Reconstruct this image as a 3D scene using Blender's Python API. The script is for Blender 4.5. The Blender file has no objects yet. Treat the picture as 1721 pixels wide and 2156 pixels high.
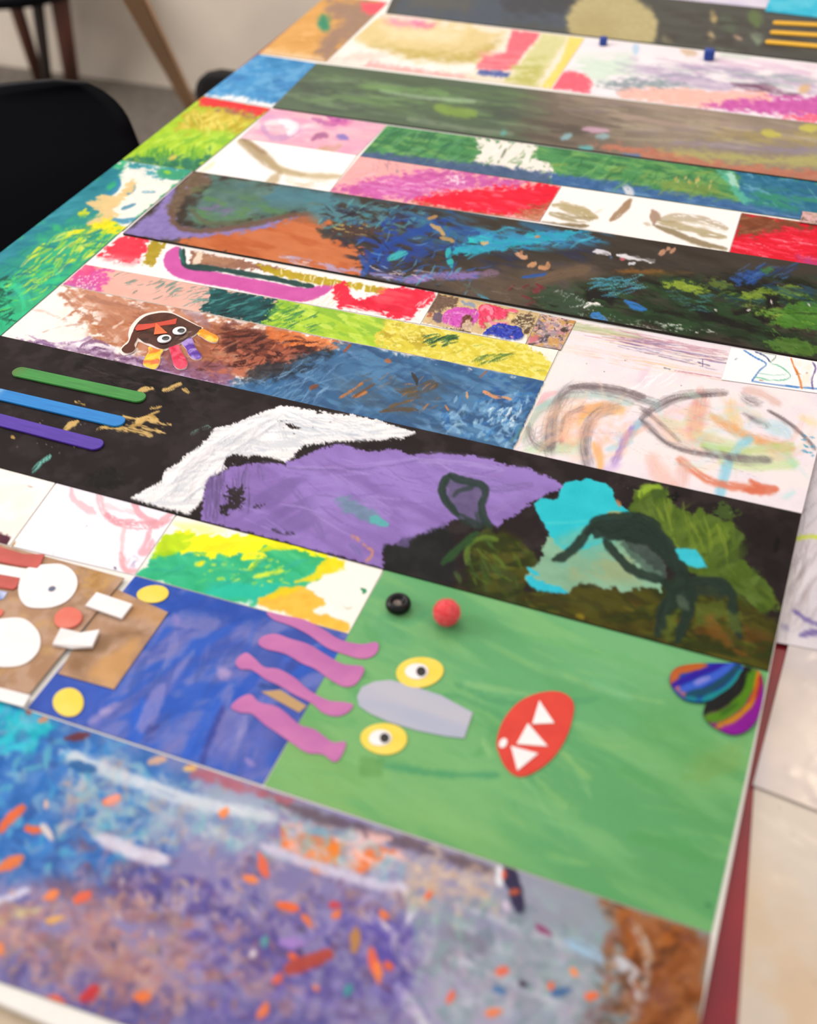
import bpy, bmesh, math
import numpy as np
from mathutils import Vector, Matrix

# ------------------------------------------------------------------ camera, light, exposure
SC = bpy.context.scene
COL = SC.collection
F_PX, CX, CY = 2387.9, 860.5, 1078.0
R = np.array([[0.92915508, 0.0318969, 0.36831159],       # rows: camera right, down, forward in (x, down, depth)
              [0.22516133, 0.74134464, -0.63222662],
              [-0.29321189, 0.6703661, 0.68164219]])
CAM_H = 0.5                                               # metres above the mural surface
Z0 = 0.75                                                 # height of the mural surface
cam = bpy.data.cameras.new('camera')
cam.sensor_fit = 'HORIZONTAL'
cam.sensor_width = 36.0
cam.lens = 36.0 * F_PX / 1721.0
cam.clip_start = 0.01
cam.dof.use_dof = True
cam.dof.focus_distance = 0.868
cam.dof.aperture_fstop = (cam.lens / 1000.0) / 0.0088
cam_o = bpy.data.objects.new('camera', cam)
COL.objects.link(cam_o)
def b3(v): return Vector((v[0], v[2], -v[1]))
rx, ry, rz = b3(R[0]), -b3(R[1]), -b3(R[2])
m = Matrix((rx, ry, rz)).transposed().to_4x4()
m.translation = Vector((0, 0, Z0 + CAM_H))
cam_o.matrix_world = m
SC.camera = cam_o
w = bpy.data.worlds.new('room_light')
SC.world = w
w.use_nodes = True
bg = w.node_tree.nodes['Background']
bg.inputs[0].default_value = (1.0, 0.955, 0.92, 1)
bg.inputs[1].default_value = 0.86
def area(name, loc, target, size, power, col):
    l = bpy.data.lights.new(name, 'AREA')
    l.shape = 'RECTANGLE'; l.size, l.size_y = size; l.energy = power; l.color = col
    o = bpy.data.objects.new(name, l); COL.objects.link(o)
    o.location = loc
    o.rotation_euler = (Vector(target) - Vector(loc)).to_track_quat('-Z', 'Y').to_euler()
    return o
area('ceiling_panel_light', (-1.2, 1.7, 2.75), (-0.3, 0.7, 0.75), (1.6, 1.2), 22, (1.0, 0.97, 0.94))
area('wall_fill_light', (-2.6, 0.3, 1.9), (-1.5, 2.6, 0.5), (1.6, 1.3), 58, (1.0, 0.98, 0.96))  # added fill from the left, no known window; brightens the back wall
area('lamp_light', (0.34, 1.75, 2.35), (0.1, 0.4, 0.75), (0.2, 0.2), 3.5, (1.0, 0.8, 0.58))
SC.view_settings.view_transform = 'Standard'
SC.view_settings.look = 'None'
SC.view_settings.gamma = 1.0
SC.view_settings.use_curve_mapping = False
SC.view_settings.exposure = 0.07

# ------------------------------------------------------------------ helpers: geometry
def P(x, y, z=0.0):
    """photo pixel -> point of the plane z metres above the mural surface"""
    x = np.asarray(x, float); y = np.asarray(y, float)
    c = np.stack([(x - CX) / F_PX, (y - CY) / F_PX, np.ones_like(x)], -1)
    d = c @ R
    k = (CAM_H - z) / d[..., 1]
    return np.stack([d[..., 0] * k, d[..., 2] * k, np.full_like(x, Z0 + z)], -1)
def px_of(X, Y, z=0.0):
    """point of the plane z metres above the mural surface -> photo pixel"""
    v = np.stack([X, np.full_like(X, CAM_H - z), Y], -1)
    c = v @ R.T
    return c[..., 0] / c[..., 2] * F_PX + CX, c[..., 1] / c[..., 2] * F_PX + CY
def pts(s):
    return [tuple(float(q) for q in t.split(',')) for t in s.split()]
def hexc(h):
    return np.array([int(h[i:i + 2], 16) / 255.0 for i in (0, 2, 4)])
def lin(c):
    c = np.clip(np.asarray(c, float), 0, 1)
    return np.where(c <= 0.04045, c / 12.92, ((c + 0.055) / 1.055) ** 2.4)
ALB = 0.84
WLOC = {}
def tag(o, label=None, cat=None, group=None, kind=None):
    if label: o['label'] = label
    if cat: o['category'] = cat
    if group: o['group'] = group
    if kind: o['kind'] = kind
    return o
def link(name, me, V, parent=None, mat=None, smooth=False, org=None):
    """V: world-space vertices (n,3) already in me; moves the origin to the base and parents"""
    V = np.asarray(V, float)
    if org is None:
        mn, mx = V.min(0), V.max(0)
        org = np.array([(mn[0] + mx[0]) / 2, (mn[1] + mx[1]) / 2, mn[2]])
    me.vertices.foreach_set('co', (V - org).astype(np.float32).ravel())
    if mat: me.materials.append(mat)
    me.polygons.foreach_set('use_smooth', np.full(len(me.polygons), bool(smooth)))
    me.update()
    o = bpy.data.objects.new(name, me)
    COL.objects.link(o)
    if parent is not None:
        o.parent = parent
        o.location = org - WLOC[parent]
    else:
        o.location = org
    WLOC[o] = org
    return o
def empty(name, loc, label, cat, group=None):
    o = bpy.data.objects.new(name, None); COL.objects.link(o)
    o.empty_display_size = 0.02
    o.location = loc; WLOC[o] = np.array(loc, float)
    return tag(o, label, cat, group)
def from_bm(name, bm, parent=None, mat=None, smooth=False, org=None):
    me = bpy.data.meshes.new(name)
    bmesh.ops.recalc_face_normals(bm, faces=bm.faces)
    bm.to_mesh(me); bm.free()
    V = np.empty(len(me.vertices) * 3); me.vertices.foreach_get('co', V)
    return link(name, me, V.reshape(-1, 3), parent, mat, smooth, org)
def spline(p, closed=True, n=6):
    """Catmull-Rom through points"""
    p = np.asarray(p, float); N = len(p); out = []
    rng = range(N) if closed else range(N - 1)
    for i in rng:
        if closed: a, b, c, d = p[i - 1], p[i], p[(i + 1) % N], p[(i + 2) % N]
        else: a, b, c, d = p[max(i - 1, 0)], p[i], p[i + 1], p[min(i + 2, N - 1)]
        for k in range(n):
            t = k / n
            out.append(0.5 * (2 * b + (c - a) * t + (2 * a - 5 * b + 4 * c - d) * t * t + (3 * b - a - 3 * c + d) * t ** 3))
    if not closed: out.append(p[-1])
    return np.array(out)
def ell(cx, cy, a, b, rot=0, n=40, wob=0.0, seed=0):
    t = np.linspace(0, 2 * np.pi, n, endpoint=False)
    r = 1 + wob * (np.sin(2 * t + seed) + 0.6 * np.sin(3 * t + 2.1 * seed))
    x, y = a * r * np.cos(t), b * r * np.sin(t)
    c, s = math.cos(math.radians(rot)), math.sin(math.radians(rot))
    return np.stack([cx + x * c - y * s, cy + x * s + y * c], -1)
def cut(name, parent, poly, z, thick, mat, smooth=0, curl=0.0):
    """a cut-out of paper or card: outline traced on the surface, given its own thickness"""
    poly = np.asarray(poly, float)
    if smooth: poly = spline(poly, True, smooth)
    W = P(poly[:, 0], poly[:, 1], z + thick)
    n = len(W)
    ctr = W.mean(0)
    if curl:
        d = np.linalg.norm(W[:, :2] - ctr[:2], axis=1); W[:, 2] += curl * (d / d.max()) ** 2
    bev = min(0.00035, thick * 0.4)
    inn = W + (ctr - W) / np.maximum(np.linalg.norm(ctr - W, axis=1, keepdims=True), 1e-9) * bev
    inn[:, 2] = W[:, 2]
    mid = W.copy(); mid[:, 2] -= bev
    bot = W.copy(); bot[:, 2] = Z0 + z
    V = np.concatenate([inn, mid, bot])
    fs = [list(range(n))]
    for i in range(n):
        j = (i + 1) % n
        fs.append([i, n + i, n + j, j]); fs.append([n + i, 2 * n + i, 2 * n + j, n + j])
    fs.append(list(range(3 * n - 1, 2 * n - 1, -1)))
    me = bpy.data.meshes.new(name)
    me.from_pydata(V.tolist(), [], fs)
    bm = bmesh.new(); bm.from_mesh(me); bmesh.ops.recalc_face_normals(bm, faces=bm.faces); bm.to_mesh(me); bm.free()
    return link(name, me, V, parent, mat)

# ------------------------------------------------------------------ helpers: materials
def new_mat(name):
    m = bpy.data.materials.new(name); m.use_nodes = True
    nt = m.node_tree
    return m, nt, nt.nodes['Principled BSDF']
def nd(nt, t, **kw):
    n = nt.nodes.new(t)
    for k, v in kw.items():
        if k.startswith('i_'): n.inputs[int(k[2:])].default_value = v
        else: setattr(n, k, v)
    return n
def paint_mat(name, rough=0.5, spec=0.35, bump=0.25, scale=900.0, coat=0.0, stretch=(1, 1, 1)):
    """painted paper: pigment from the 'paint' attribute, tooth and sheen from noise"""
    m, nt, b = new_mat(name)
    a = nd(nt, 'ShaderNodeAttribute', attribute_name='paint')
    tc = nd(nt, 'ShaderNodeTexCoord')
    mp = nd(nt, 'ShaderNodeMapping'); mp.inputs['Scale'].default_value = stretch
    nz = nd(nt, 'ShaderNodeTexNoise'); nz.inputs['Scale'].default_value = scale; nz.inputs['Detail'].default_value = 4
    nt.links.new(tc.outputs['Object'], mp.inputs[0]); nt.links.new(mp.outputs[0], nz.inputs['Vector'])
    hs = nd(nt, 'ShaderNodeHueSaturation')
    mr = nd(nt, 'ShaderNodeMapRange'); mr.inputs['To Min'].default_value = 0.93; mr.inputs['To Max'].default_value = 1.07
    nt.links.new(nz.outputs[0], mr.inputs[0]); nt.links.new(mr.outputs[0], hs.inputs['Value'])
    nt.links.new(a.outputs['Color'], hs.inputs['Color']); nt.links.new(hs.outputs[0], b.inputs['Base Color'])
    bp = nd(nt, 'ShaderNodeBump'); bp.inputs['Strength'].default_value = bump; bp.inputs['Distance'].default_value = 0.0004
    nt.links.new(nz.outputs[0], bp.inputs['Height']); nt.links.new(bp.outputs[0], b.inputs['Normal'])
    b.inputs['Roughness'].default_value = rough
    b.inputs['Specular IOR Level'].default_value = spec
    b.inputs['Coat Weight'].default_value = coat
    b.inputs['Coat Roughness'].default_value = 0.25
    return m
def flat_mat(name, hx, rough=0.55, spec=0.3, vary=0.06, scale=300.0, bump=0.15, metal=0.0, hx2=None, stretch=(1, 1, 1)):
    m, nt, b = new_mat(name)
    tc = nd(nt, 'ShaderNodeTexCoord')
    mp = nd(nt, 'ShaderNodeMapping'); mp.inputs['Scale'].default_value = stretch
    nz = nd(nt, 'ShaderNodeTexNoise'); nz.inputs['Scale'].default_value = scale; nz.inputs['Detail'].default_value = 5
    nt.links.new(tc.outputs['Object'], mp.inputs[0]); nt.links.new(mp.outputs[0], nz.inputs['Vector'])
    c = lin(hexc(hx)) * ALB
    c2 = lin(hexc(hx2)) * ALB if hx2 else c * (1 - 2 * vary)
    rp = nd(nt, 'ShaderNodeValToRGB')
    rp.color_ramp.elements[0].position = 0.35; rp.color_ramp.elements[1].position = 0.65
    rp.color_ramp.elements[0].color = (*c2, 1); rp.color_ramp.elements[1].color = (*c, 1)
    nt.links.new(nz.outputs[0], rp.inputs[0]); nt.links.new(rp.outputs[0], b.inputs['Base Color'])
    bp = nd(nt, 'ShaderNodeBump'); bp.inputs['Strength'].default_value = bump; bp.inputs['Distance'].default_value = 0.0005
    nt.links.new(nz.outputs[0], bp.inputs['Height']); nt.links.new(bp.outputs[0], b.inputs['Normal'])
    b.inputs['Roughness'].default_value = rough; b.inputs['Specular IOR Level'].default_value = spec
    b.inputs['Metallic'].default_value = metal
    return m
M_FAR = paint_mat('satin_acrylic', 0.45, 0.45, 0.3, 500)
M_PAPER = paint_mat('painted_paper', 0.65, 0.12, 0.2)
M_ACRYL = paint_mat('acrylic_paint', 0.5, 0.14, 0.35, 700)
M_GLOSS = paint_mat('thick_wet_paint', 0.28, 0.3, 0.2, 500)
M_DARK = paint_mat('acrylic_on_black', 0.55, 0.1, 0.3, 700)

# ------------------------------------------------------------------ helpers: noise and painting
_T = np.random.RandomState(7).rand(256, 256)
def vn(x, y, s=0):
    xi = np.floor(x).astype(np.int64); yi = np.floor(y).astype(np.int64)
    fx = x - xi; fy = y - yi
    fx = fx * fx * (3 - 2 * fx); fy = fy * fy * (3 - 2 * fy)
    xi = xi + s * 37; yi = yi + s * 91
    a = _T[xi & 255, yi & 255]; b = _T[(xi + 1) & 255, yi & 255]
    c = _T[xi & 255, (yi + 1) & 255]; d = _T[(xi + 1) & 255, (yi + 1) & 255]
    return (a * (1 - fx) + b * fx) * (1 - fy) + (c * (1 - fx) + d * fx) * fy
def fbm(x, y, s=0, o=3):
    t = np.zeros_like(x); a = 0.5; n = 0
    for k in range(o):
        t += a * vn(x, y, s + k * 5); n += a; a *= 0.5; x = x * 2.03 + 1.7; y = y * 2.03 + 3.1
    return t / n
def sst(a, b, x):
    t = np.clip((x - a) / (b - a + 1e-9), 0, 1)
    return t * t * (3 - 2 * t)

class Paint:
    """pigment and thickness over the vertices of one sheet; X, Y trace the photo, U, V are millimetres on the sheet"""
    def setup(s, W):
        s.W = W
        s.X, s.Y = px_of(W[:, 0], W[:, 1], s.zb + s.thick)
        s.U = W[:, 0] * 1000; s.V = W[:, 1] * 1000
        s.N = len(W)
        s.C = np.ones((s.N, 3)); s.H = np.zeros(s.N)
        s.q = 0
    def sd(s):
        s.q += 1; return s.q * 13 + s.seed
    def rot(s, i, ang, sx, sy):
        a = math.radians(ang); c, q = math.cos(a), math.sin(a)
        u, v = s.U[i], s.V[i]
        return (u * c + v * q) / sx, (-u * q + v * c) / sy
    def sel(s, x0, y0, x1, y1):
        return np.nonzero((s.X >= x0) & (s.X <= x1) & (s.Y >= y0) & (s.Y <= y1))[0]
    def put(s, i, mk, col, h=0.0, jit=0.0, jn=None):
        c = hexc(col) if isinstance(col, str) else col
        if jit and jn is not None: c = np.clip(c + (jn[:, None] - 0.5) * 2 * jit, 0, 1)
        s.C[i] += (c - s.C[i]) * mk[:, None]
        if h: s.H[i] += mk * h
    def fill(s, col, jit=0.03, scale=6, ang=0, st=1):
        i = np.arange(s.N)
        s.put(i, np.ones(s.N), col, 0, jit, fbm(*s.rot(i, ang, scale * st, scale), s.sd()))
    def pdist(s, i, p):
        x, y = s.X[i], s.Y[i]
        dm = np.full(len(i), 1e9); ins = np.zeros(len(i), bool)
        n = len(p)
        for k in range(n):
            ax, ay = p[k]; bx, by = p[(k + 1) % n]
            dx, dy = bx - ax, by - ay
            L = dx * dx + dy * dy + 1e-9
            t = np.clip(((x - ax) * dx + (y - ay) * dy) / L, 0, 1)
            dm = np.minimum(dm, (x - ax - t * dx) ** 2 + (y - ay - t * dy) ** 2)
            if ay != by:
                ins ^= ((ay > y) != (by > y)) & (x < dx * (y - ay) / dy + ax)
        d = np.sqrt(dm)
        return np.where(ins, -d, d)
    def poly(s, col, p, soft=1.5, rough=0.0, rs=3.0, a=1.0, h=0.0, sm=0, jit=0.03, js=5, ja=0, jst=1, edge=0.0, dry=0.0, dsc=0.7):
        if isinstance(p, str): p = pts(p)
        p = np.asarray(p, float)
        if sm: p = spline(p, True, sm)
        g = soft + rough + 3
        i = s.sel(p[:, 0].min() - g, p[:, 1].min() - g, p[:, 0].max() + g, p[:, 1].max() + g)
        if not len(i): return
        d = s.pdist(i, p)
        if rough: d = d + rough * 2 * (fbm(*s.rot(i, ja, rs, rs), s.sd(), 4) - 0.5) * 1.6
        mk = a * sst(soft, -soft, d)
        jn = fbm(*s.rot(i, ja, js * jst, js), s.sd(), 3)
        if dry:
            st = fbm(*s.rot(i, ja, dsc * max(jst, 1) * 2, dsc), s.sd(), 3)
            mk = mk * sst(dry - 0.12, dry + 0.12, st + 0.25 * sst(0, -25, d))
        s.put(i, mk, col, h, jit, jn)
        if h: s.H[i] += mk * h * 0.9 * (jn - 0.5)
        if edge:
            s.H[i] += edge * np.exp(-(d / 2.5) ** 2)
    def st(s, col, p, w=6, soft=1.2, dry=0.0, a=1.0, rough=0.0, h=0.0, sm=5, jit=0.04, br=0.7, taper=0.0):
        """brush stroke: polyline in photo pixels, w half width in pixels, dry 0..1 breaks it into bristle marks"""
        if isinstance(p, str): p = pts(p)
        p = np.asarray(p, float)
        if sm and len(p) > 2: p = spline(p, False, sm)
        g = w + soft + rough + 3
        i = s.sel(p[:, 0].min() - g, p[:, 1].min() - g, p[:, 0].max() + g, p[:, 1].max() + g)
        if not len(i): return
        x, y = s.X[i], s.Y[i]
        best = np.full(len(i), 1e9); sg = np.zeros(len(i)); al = np.zeros(len(i)); acc = 0
        for k in range(len(p) - 1):
            ax, ay = p[k]; bx, by = p[k + 1]; dx, dy = bx - ax, by - ay
            L = math.hypot(dx, dy) + 1e-6
            t = np.clip(((x - ax) * dx + (y - ay) * dy) / L / L, 0, 1)
            d2 = (x - ax - t * dx) ** 2 + (y - ay - t * dy) ** 2
            m_ = d2 < best
            best[m_] = d2[m_]; al[m_] = acc + t[m_] * L
            sg[m_] = ((x - ax) * dy - (y - ay) * dx)[m_] / L
            acc += L
        d = np.sqrt(best)
        q = s.sd()
        d = d + w * 0.55 * (fbm(x / (w * 1.8 + 4), y / (w * 1.8 + 4), q + 9, 3) - 0.5)       # ragged edge
        ww = w * (0.82 + 0.36 * vn(al / (w * 2.5 + 6), al * 0, q))
        ends = np.minimum(al, acc - al) / (w * 1.6 + 1e-6)
        ww = ww * (0.5 + 0.5 * sst(-0.4, 1.0, ends + 0.7 * (vn(sg / (w * 0.3 + 1), al * 0, q + 4) - 0.5)))
        if taper: ww = ww * (1 - taper * np.abs(al / acc * 2 - 1) ** 2)
        if rough: d = d + rough * 2 * (vn(al / 9, sg / 5, s.sd()) - 0.5)
        mk = a * sst(ww + soft, ww - soft, d)
        n = fbm(al / 40, sg / (br * 2.2), s.sd(), 3)
        if dry:
            mk = mk * sst(dry - 0.15, dry + 0.15, n + 0.25 * vn(al / 12, sg / 3, s.sd()) - 0.1)
        s.put(i, mk, col, h, jit, n)
        if h: s.H[i] += mk * h * 1.2 * (n - 0.5)
    def fog(s, col, scale=10, th=0.5, soft=0.08, a=1.0, ang=0, st=1.0, reg=None, rsoft=20, h=0.0, o=4, jit=0.03):
        """patches of a second colour"""
        if reg is None: i = np.arange(s.N); mk = np.ones(s.N)
        else:
            if isinstance(reg, str): reg = pts(reg)
            p = np.asarray(reg, float)
            i = s.sel(p[:, 0].min() - rsoft, p[:, 1].min() - rsoft, p[:, 0].max() + rsoft, p[:, 1].max() + rsoft)
            if not len(i): return
            mk = sst(rsoft, -rsoft, s.pdist(i, p))
        n = fbm(*s.rot(i, ang, scale * st, scale), s.sd(), o)
        mk = mk * a * sst(th - soft, th + soft, n)
        s.put(i, mk, col, h, jit, fbm(*s.rot(i, ang, scale * 0.4 * st, scale * 0.4), s.sd()))
    def dabs(s, n, cols, L=(10, 20), w=(2, 4), ang=0, aj=20, reg=None, a=0.9, dry=0.0, h=0.0, soft=1.0, bend=0.1, jit=0.04, br=0.7):
        """n separate small strokes; ang in degrees in photo pixels"""
        rs = np.random.RandomState(s.sd() & 0xffff)
        if isinstance(cols, str): cols = cols.split()
        if isinstance(reg, str): reg = pts(reg)
        p = np.asarray(reg, float) if reg is not None else None
        x0, y0, x1, y1 = (p[:, 0].min(), p[:, 1].min(), p[:, 0].max(), p[:, 1].max()) if p is not None else (s.X.min(), s.Y.min(), s.X.max(), s.Y.max())
        k = 0; tries = 0
        while k < n and tries < n * 8:
            tries += 1
            x, y = rs.uniform(x0, x1), rs.uniform(y0, y1)
            if p is not None:
                ins = False
                for j in range(len(p)):
                    (ax, ay), (bx, by) = p[j], p[(j + 1) % len(p)]
                    if (ay > y) != (by > y) and x < (bx - ax) * (y - ay) / (by - ay) + ax: ins = not ins
                if not ins: continue
            k += 1
            t = math.radians(ang + rs.uniform(-aj, aj)); l = rs.uniform(*L) / 2
            c, q = math.cos(t) * l, math.sin(t) * l
            b = rs.uniform(-bend, bend) * 2
            s.st(cols[rs.randint(len(cols))], [(x - c, y - q), (x - q * b, y + c * b), (x + c, y + q)], rs.uniform(*w), soft, dry, a * rs.uniform(0.7, 1), 0.0, h, 3, jit, br, 0.6)
    def sketch(s, col, p, w=8, a=0.5, n=7, fine=1.2, dry=0.45):
        """side of a crayon or charcoal: a soft veil with many loose lines along it"""
        p = np.asarray(pts(p) if isinstance(p, str) else p, float)
        rs = np.random.RandomState(s.sd() & 0xffff)
        s.st(col, p, w * 0.85, w * 0.55, 0.30, a * 0.8, 1.5, 0, 5, 0.05, 0.9)
        for k in range(n):
            o = rs.normal(size=(1, 2)) * w * 0.45 + rs.normal(size=p.shape) * w * 0.10
            s.st(col, p + o, fine * rs.uniform(0.6, 1.5), 1.2, dry, a * rs.uniform(0.4, 0.9), 0.5, 0, 5, 0.05, 0.5)
    def relief(s, amp, scale=3, ang=0, st=1, reg=None, rsoft=10, o=4, ridge=False):
        if reg is None: i = np.arange(s.N); mk = 1.0
        else:
            p = np.asarray(pts(reg) if isinstance(reg, str) else reg, float)
            i = s.sel(p[:, 0].min() - rsoft, p[:, 1].min() - rsoft, p[:, 0].max() + rsoft, p[:, 1].max() + rsoft)
            if not len(i): return
            mk = sst(rsoft, -rsoft, s.pdist(i, p))
        n = fbm(*s.rot(i, ang, scale * st, scale), s.sd(), o)
        if ridge: n = 1 - np.abs(n * 2 - 1) * 2
        s.H[i] += mk * amp * (n - 0.5) * 2
    def grad(s, col, p0, p1, a=1.0, rough=0.0, rs=8):
        i = np.arange(s.N)
        dx, dy = p1[0] - p0[0], p1[1] - p0[1]
        t = ((s.X - p0[0]) * dx + (s.Y - p0[1]) * dy) / (dx * dx + dy * dy)
        if rough: t = t + rough * 2 * (fbm(s.U / rs, s.V / rs, s.sd()) - 0.5)
        s.put(i, a * sst(0, 1, t), col)
    def finish(s, name, faces, rim, parent, mat, thick, edge):
        """top surface + a rim going down to the base"""
        V = s.W.copy(); V[:, 2] += np.clip(s.H, -0.05, 1.6) * 0.001
        rim = np.asarray(rim); n = len(rim)
        lo = V[rim].copy(); lo[:, 2] = s.zb + Z0
        up = V[rim].copy()
        VV = np.concatenate([V, up, lo])
        a = s.N + np.arange(n); b = np.roll(a, -1); c = b + n; d = a + n
        sk = np.stack([d, c, b, a], -1)
        F = np.concatenate([faces, sk]).astype(np.int32)
        me = bpy.data.meshes.new(name)
        me.vertices.add(len(VV)); me.loops.add(F.size); me.polygons.add(len(F))
        me.vertices.foreach_set('co', VV.astype(np.float32).ravel())
        me.loops.foreach_set('vertex_index', F.ravel())
        me.polygons.foreach_set('loop_start', np.arange(0, F.size, 4, dtype=np.int32))
        me.polygons.foreach_set('loop_total', np.full(len(F), 4, np.int32))
        me.update(calc_edges=True)
        at = me.color_attributes.new('paint', 'FLOAT_COLOR', 'POINT')
        col = np.ones((len(VV), 4), np.float32)
        g = s.C.mean(1, keepdims=True)
        s.C = np.clip(g + (s.C - g) * 1.06, 0, 1)
        col[:s.N, :3] = np.maximum(lin(s.C) * ALB - 0.006, 0.0015)
        e = lin(hexc(edge)) * ALB if edge else lin(s.C[rim]) * ALB
        col[s.N:s.N + n, :3] = e; col[s.N + n:, :3] = e
        at.data.foreach_set('color', col.ravel())
        return link(name, me, VV, parent, mat, True)

SEED = [0]
class Sheet(Paint):
    def __init__(s, quad, sp=2.2, zb=0.0002, thick=0.0005, shrink=0.0003, wob=0.0):
        """quad: TL TR BR BL in photo pixels; sp: grid spacing in photo pixels"""
        SEED[0] += 1; s.seed = SEED[0] * 101
        q = np.asarray(pts(quad) if isinstance(quad, str) else quad, float)
        s.zb = zb; s.thick = thick
        L = [np.linalg.norm(q[(k + 1) % 4] - q[k]) for k in range(4)]
        # distance of neighbouring rows counts, not the slanted edge length
        nu = max(8, int(max(L[0], L[2]) / sp)); 
        ar = 0.5 * abs(np.dot(q[:, 0], np.roll(q[:, 1], -1)) - np.dot(q[:, 1], np.roll(q[:, 0], -1)))
        nv = max(6, int(ar / max(L[0], L[2]) / sp))
        s.nu, s.nv = nu, nv
        w = P(q[:, 0], q[:, 1], zb + thick)
        c = w.mean(0)
        for k in range(4):
            d = c - w[k]; w[k] += d / np.linalg.norm(d) * shrink * 1.4
        u = np.linspace(0, 1, nu)[None, :, None]; v = np.linspace(0, 1, nv)[:, None, None]
        G = (w[0] * (1 - u) + w[1] * u) * (1 - v) + (w[3] * (1 - u) + w[2] * u) * v
        if wob:
            uu = np.linspace(0, 1, nu)[None, :]; vv = np.linspace(0, 1, nv)[:, None]
            G[..., 0] += wob * 2 * (fbm(vv * 30 + 0 * uu, uu * 2 + 0 * vv, s.seed) - 0.5) * (2 * np.abs(uu - 0.5)) ** 8
            G[..., 1] += wob * 2 * (fbm(uu * 40 + 0 * vv, vv * 2 + 0 * uu, s.seed + 3) - 0.5) * (2 * np.abs(vv - 0.5)) ** 8
        G = G.reshape(-1, 3)
        s.setup(G)
        s.W = G.copy(); s.W[:, 2] = Z0 + zb + thick
    def build(s, name, label, cat, mat=None, parent=None, edge=None, group=None):
        nu, nv = s.nu, s.nv
        I = np.arange(nu * nv).reshape(nv, nu)
        F = np.stack([I[:-1, :-1], I[1:, :-1], I[1:, 1:], I[:-1, 1:]], -1).reshape(-1, 4)
        rim = np.concatenate([I[0, :-1], I[:-1, -1], I[-1, :0:-1], I[:0:-1, 0]])[::-1]
        o = s.finish(name, F, rim, parent, mat or M_PAPER, s.thick, edge)
        if label: o['label'] = label
        if cat: o['category'] = cat
        if group: o['group'] = group
        s.W = s.C = s.X = s.Y = s.U = s.V = s.H = None
        return o
class Cutout(Paint):
    """painted cut-out of star-shaped outline: rings of vertices from the middle to the outline"""
    def __init__(s, outline, zb, thick, rings=14, smooth=6, dome=0.0):
        SEED[0] += 1; s.seed = SEED[0] * 101
        p = np.asarray(pts(outline) if isinstance(outline, str) else outline, float)
        if smooth: p = spline(p, True, smooth)
        s.zb = zb; s.thick = thick; s.n = len(p); s.r = rings
        w = P(p[:, 0], p[:, 1], zb + thick)
        c = w.mean(0)
        t = np.linspace(0.02, 1, rings)
        G = c + (w[None] - c) * t[:, None, None]
        s.setup(G.reshape(-1, 3))
        s.W = G.reshape(-1, 3).copy(); s.W[:, 2] = Z0 + zb + thick
        s.W[:, 2] += np.repeat(dome * (1 - t ** 2), s.n)
    def build(s, name, mat=None, parent=None, edge=None, label=None):
        I = np.arange(s.n * s.r).reshape(s.r, s.n); J = np.roll(I, -1, 1)
        F = np.stack([I[:-1], I[1:], J[1:], J[:-1]], -1).reshape(-1, 4)
        rim = I[-1]
        w = s.W[rim]; ar = np.sum(w[:, 0] * np.roll(w[:, 1], -1) - w[:, 1] * np.roll(w[:, 0], -1))
        if ar < 0: F = F[:, ::-1]; rim = rim[::-1]
        o = s.finish(name, F, rim, parent, mat or M_PAPER, s.thick, edge)
        if label: o['label'] = label
        return o
# ------------------------------------------------------------------ structure: floor and wall
def box(bm, x0, x1, y0, y1, z0, z1):
    v = [bm.verts.new((x, y, z)) for x in (x0, x1) for y in (y0, y1) for z in (z0, z1)]
    for f in ((0, 1, 3, 2), (4, 6, 7, 5), (0, 4, 5, 1), (2, 3, 7, 6), (0, 2, 6, 4), (1, 5, 7, 3)):
        bm.faces.new([v[k] for k in f])
def box_obj(name, b, parent=None, mat=None, bev=0.0, seg=2):
    bm = bmesh.new(); box(bm, *b)
    if bev: bmesh.ops.bevel(bm, geom=bm.edges[:], offset=bev, segments=seg, affect='EDGES', profile=0.5)
    return from_bm(name, bm, parent, mat)
M_WALL = flat_mat('wall_paint', 'd6c8b8', 0.8, 0.2, 0.03, 6, 0.1, hx2='cbbdae')
M_FLOOR = flat_mat('floor_carpet', '7d756c', 0.9, 0.1, 0.1, 40, 0.4, hx2='6d655d')
tag(box_obj('floor', (-4.2, 2.6, -0.9, 2.85, -0.05, 0.0), None, M_FLOOR), kind='structure')
tag(box_obj('wall_back', (-4.2, 2.6, 2.72, 2.85, 0.0, 2.9), None, M_WALL), kind='structure')

# ------------------------------------------------------------------ table, board, covers on the table
M_TABLE = flat_mat('red_laminate', '96242f', 0.3, 0.35, 0.05, 30, 0.03, hx2='84222f')
M_LEG = flat_mat('grey_table_metal', '6b6b6d', 0.4, 0.5, 0.05, 50, 0.05, metal=0.6)
BT = -0.0055                                               # table top level below the mural surface
tb = empty('work_table', (-0.3, 0.95, 0.0), 'long red-topped work table under the white mural board', 'table')
bm = bmesh.new(); box(bm, -0.70, 0.62, 0.03, 1.80, Z0 + BT - 0.028, Z0 + BT)
for v in bm.verts:                                         # the top lies a little skewed to the board
    if v.co.x < 0: v.co.x += -0.016 if v.co.y > 1 else 0.02
bmesh.ops.bevel(bm, geom=bm.edges[:], offset=0.003, segments=2, affect='EDGES')
from_bm('tabletop', bm, tb, M_TABLE)
for lx in (-0.60, 0.54):
    for ly in (0.12, 1.70):
        bm = bmesh.new(); bmesh.ops.create_cone(bm, cap_ends=True, segments=20, radius1=0.018, radius2=0.022, depth=Z0 + BT - 0.028,
            matrix=Matrix.Translation((lx, ly, (Z0 + BT - 0.028) / 2)))
        from_bm('leg', bm, tb, M_LEG, True)
M_BOARD = flat_mat('white_foam_board', 'f4efe8', 0.6, 0.25, 0.015, 200, 0.05)
f0, f1 = P(0, 2122, 0), P(400, 2122 + 400 * 0.41, 0)
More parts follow.
